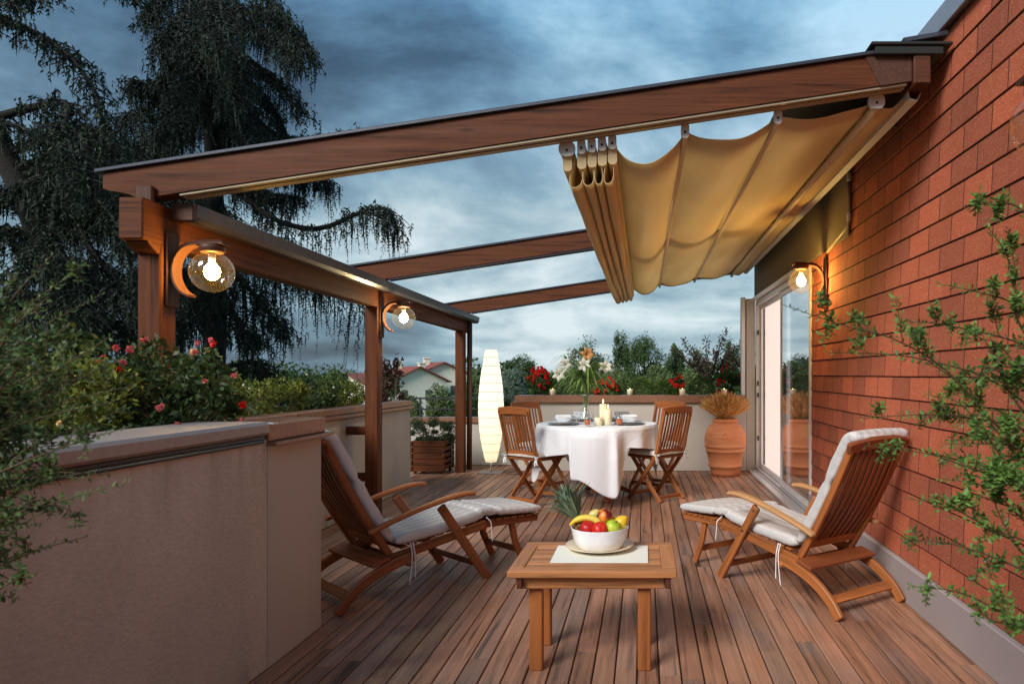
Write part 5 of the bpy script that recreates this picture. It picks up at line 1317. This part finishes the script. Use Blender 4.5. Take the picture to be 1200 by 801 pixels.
# feathery twigs at the right
def twiggy():
    t = thing('feathery_tree', 'thin branched tree with dark sprigs against the sky near the shutter', 'tree', ((835-CX)*20/F, 20, -6), 0, 'trees beyond the terrace')
    rd = random.Random(4); b = MB(); C = []; D = []; o = V(((835-CX)*20/F, 20, -6))
    b.tube([(0, 0, 0), (0, 0, 4), px(832, 440, 20)-o], .08, 6, radii=[.09, .06, .03])
    for (x, y) in ((852, 386), (846, 398), (868, 402), (828, 397), (812, 408), (862, 416), (802, 420), (840, 412), (822, 418), (872, 420), (800, 398), (790, 412), (856, 408)):
        pts = bez([px(832, 450, 20)-o, px((832+x)/2+rd.uniform(-4, 4), (445+y)/2, 20+rd.uniform(-.6, .6))-o, px(x, y, 20+rd.uniform(-.8, .8))-o], 18)
        b.tube(pts, .018, 4, radii=[.02-.016*k/(len(pts)-1) for k in range(len(pts))])
        for k in range(5, len(pts)):
            for _ in range(7):
                d = V((rd.gauss(0, 1), rd.gauss(0, 1), rd.gauss(0, .7)+.4)).normalized(); C.append(tuple(pts[k]+d*rd.uniform(.02, .14))); D.append(tuple(d))
    b.build('trunk', M['bark'], t); leaf_mesh('crown', np.array(C), np.array(D), .10, .045, M['purple'], t)
twiggy()
# distant wood on the horizon
N = 30000; Xs = rng.uniform(-260, 160, N); Ys = rng.uniform(150, 210, N); hh = 3.2+1.6*np.sin(Xs*.11)+1.2*np.sin(Xs*.31+1)+.8*np.sin(Xs*.9); Zs = -6+rng.random(N)**.6*(hh+4.5)
wd = leaf_mesh('distant_woods', np.stack([Xs, Ys, Zs], 1), rng.normal(size=(N, 3)), 1.1, .9, M['tree_a']); tag(wd, 'distant dark belt of woods along the horizon', 'woods', kind='stuff')

# ================================================================== HOUSES
def gable(name, label, X, Y, rz, w, l, he, hr, chim, wins, grp='cream houses beyond the trees'):
    t = thing(name, label, 'house', (X, Y, -6), rz, grp)
    b = MB(); vs = [(-w/2, -l/2, 0), (w/2, -l/2, 0), (w/2, l/2, 0), (-w/2, l/2, 0), (-w/2, -l/2, he), (w/2, -l/2, he), (w/2, l/2, he), (-w/2, l/2, he), (0, -l/2, hr), (0, l/2, hr)]
    fs = [[0, 1, 5, 8, 4], [2, 3, 7, 9, 6], [1, 2, 6, 5], [3, 0, 4, 7]]; b.add(vs, fs, [[(0, 0)]*len(f) for f in fs]); b.build('wall', M['housewall'], t)
    b = MB(); ov = .55; k = (hr-he)/(w/2)
    for s in (-1, 1):
        p0 = V((0, 0, hr+.12)); p1 = V((s*(w/2+ov), 0, he-ov*k+.12)); d = (p1-p0)
        b.sweep([p0+V((0, 0, 0)), p1], rect(l+2*ov, .16, .01), (0, 1, 0))
    rf = b.build('roof', M['houseroof'], t)
    for (cx, cy) in chim:
        z = hr-abs(cx)*k; b = MB(); b.box(cx-.4, cx+.4, cy-.4, cy+.4, z-.4, z+1.15, .02); b.box(cx-.5, cx+.5, cy-.5, cy+.5, z+1.152, z+1.3, .02); b.build('chimney', M['housewall'], rf)
    for (fx, fz, ww, wh, side) in wins:
        b = MB()
        if side == 's': b.box(fx-ww/2, fx+ww/2, -l/2-.06, -l/2-.01, fz, fz+wh, .01)
        else: b.box(w/2+.01, w/2+.06, fx-ww/2, fx+ww/2, fz, fz+wh, .01)
        f = b.build('window', M['shutter'], t)
        b = MB()
        if side == 's': b.box(fx-ww/2-.1, fx+ww/2+.1, -l/2-.14, -l/2-.01, fz-.12, fz-.01, .01)
        else: b.box(w/2+.01, w/2+.14, fx-ww/2-.1, fx+ww/2+.1, fz-.12, fz-.01, .01)
        b.build('sill', M['housewall'], f)
    return t
Zh = 95.0
gable('cream_house', 'cream house with red tiled roof and two chimneys beyond the railing, left one', (478-CX)*Zh/F, Zh, R(38), 7.5, 9, 6.3, 8.1, [(-.8, 1.5), (1.2, -2)], [(-2.0, 3.6, .8, 1.5, 's'), (1.2, 3.6, .8, 1.5, 's'), (-2, 3.4, .9, 1.5, 'e'), (1.5, 3.4, .9, 1.5, 'e')])
gable('cream_house', 'slightly taller cream house with red roof directly left of the far pergola post', (510-CX)*(Zh+6)/F, Zh+6, R(32), 8, 9, 7.0, 8.8, [(-1.0, 1.0)], [(-2.0, 4.2, .9, 1.4, 's'), (1.4, 4.2, .9, 1.4, 's'), (0, 4.2, .9, 1.4, 'e')])
gable('cream_house', 'pale house seen low to the left behind the middle pergola post', (440-CX)*110/F, 110, R(-20), 9, 12, 5.2, 7.2, [(1.0, 1.0)], [(-2.0, 3.0, .9, 1.4, 's'), (2.0, 3.0, .9, 1.4, 's')])

# ================================================================== CAMERA, LIGHT, SKY
cam = bpy.data.cameras.new('camera'); co = bpy.data.objects.new('camera', cam); COL.objects.link(co)
co.location = (0, 0, EYE); co.rotation_euler = (R(90), 0, 0)
cam.sensor_width = 36; cam.lens = 24; cam.shift_x = -(CX-600)/1200; cam.shift_y = (CY-400.5)/1200
cam.clip_start = .05; cam.clip_end = 6000
cam.dof.use_dof = True; cam.dof.focus_distance = 4.6; cam.dof.aperture_fstop = 7.0
scene.camera = co
SUN_DIR = V((-.50, -.72, .62)).normalized()      # towards the light
sd = bpy.data.lights.new('sun', 'SUN'); sd.energy = 3.3; sd.angle = R(24); sd.color = (1, .95, .90)
so = bpy.data.objects.new('sun', sd); COL.objects.link(so); so.rotation_euler = SUN_DIR.to_track_quat('Z', 'Y').to_euler(); so.location = (-5, -6, 12)
w = bpy.data.worlds.new('World'); scene.world = w; w.use_nodes = True; T = w.node_tree; T.nodes.clear()
class WN(NT):
    def __init__(s, tree): s.t = tree
q = WN(T); out = q.n('ShaderNodeOutputWorld')
sky = q.n('ShaderNodeTexSky', sky_type='NISHITA', sun_disc=False); sky.sun_elevation = math.asin(SUN_DIR.z); sky.sun_rotation = math.atan2(SUN_DIR.x, SUN_DIR.y)
bg1 = q.n('ShaderNodeBackground', {0: sky.outputs[0], 1: .08})
tc_ = q.n('ShaderNodeTexCoord').outputs['Generated']; sp = q.n('ShaderNodeSeparateXYZ', {0: tc_})
dx, dy, dz = sp.outputs
den = q.math('ADD', q.math('MAXIMUM', dz, 0.0), .22)
pv = q.n('ShaderNodeCombineXYZ', {0: q.math('DIVIDE', dx, den), 1: q.math('DIVIDE', dy, den), 2: 0.0}).outputs[0]
n1 = q.n('ShaderNodeTexNoise', {'Vector': q.n('ShaderNodeMapping', {0: pv, 'Location': (3.1, 1.7, 0), 'Scale': (1.1, 1.3, 1)}).outputs[0], 'Scale': 1.0, 'Detail': 7.0, 'Roughness': .52, 'Distortion': .35}).outputs[0]
n2 = q.n('ShaderNodeTexNoise', {'Vector': q.n('ShaderNodeMapping', {0: tc_, 'Location': (.4, 2.2, .3), 'Scale': (2.6, 2.6, 5.0)}).outputs[0], 'Scale': 1.0, 'Detail': 9.0, 'Roughness': .60, 'Distortion': .25}).outputs[0]
nn = q.math('ADD', q.math('MULTIPLY', n1, .55), q.math('MULTIPLY', n2, .62)); nn = q.math('SUBTRACT', nn, .075)
# the bank of cloud is heavier to the left, thinner low down ahead
lft = q.math('MULTIPLY', q.math('ADD', dx, .55), .28)
hor = q.math('MULTIPLY', q.math('SUBTRACT', .30, q.math('ABSOLUTE', q.math('SUBTRACT', dz, .16))), .14)
v = q.math('ADD', nn, q.math('ADD', q.math('MINIMUM', lft, .055), hor))
col = q.ramp(v, [(.36, (.040, .066, .098)), (.44, (.080, .130, .180)), (.51, (.145, .235, .31)), (.575, (.25, .38, .46)), (.63, (.40, .53, .59)), (.71, (.66, .76, .79))])
# bluer high up
hi = q.ramp(dz, [(.22, (0, 0, 0)), (.50, (1, 1, 1))])
col = q.mix(q.math('MULTIPLY', hi, .75), col, q.mix(1.0, col, (.48, .86, 1.18, 1), 'MULTIPLY'))
bg2 = q.n('ShaderNodeBackground', {0: col, 1: 1.0})
mx = q.n('ShaderNodeMixShader', {0: .90, 1: bg1.outputs[0], 2: bg2.outputs[0]}); T.links.new(mx.outputs[0], out.inputs[0])
scene.view_settings.view_transform = 'Standard'; scene.view_settings.look = 'None'; scene.view_settings.gamma = 1; scene.view_settings.exposure = .22
scene.view_settings.use_curve_mapping = False
try:
    cy = scene.cycles; cy.use_denoising = True; cy.max_bounces = 8; cy.diffuse_bounces = 4; cy.glossy_bounces = 4; cy.transparent_max_bounces = 12; cy.sample_clamp_indirect = 6; cy.caustics_reflective = False; cy.caustics_refractive = False
except Exception: pass
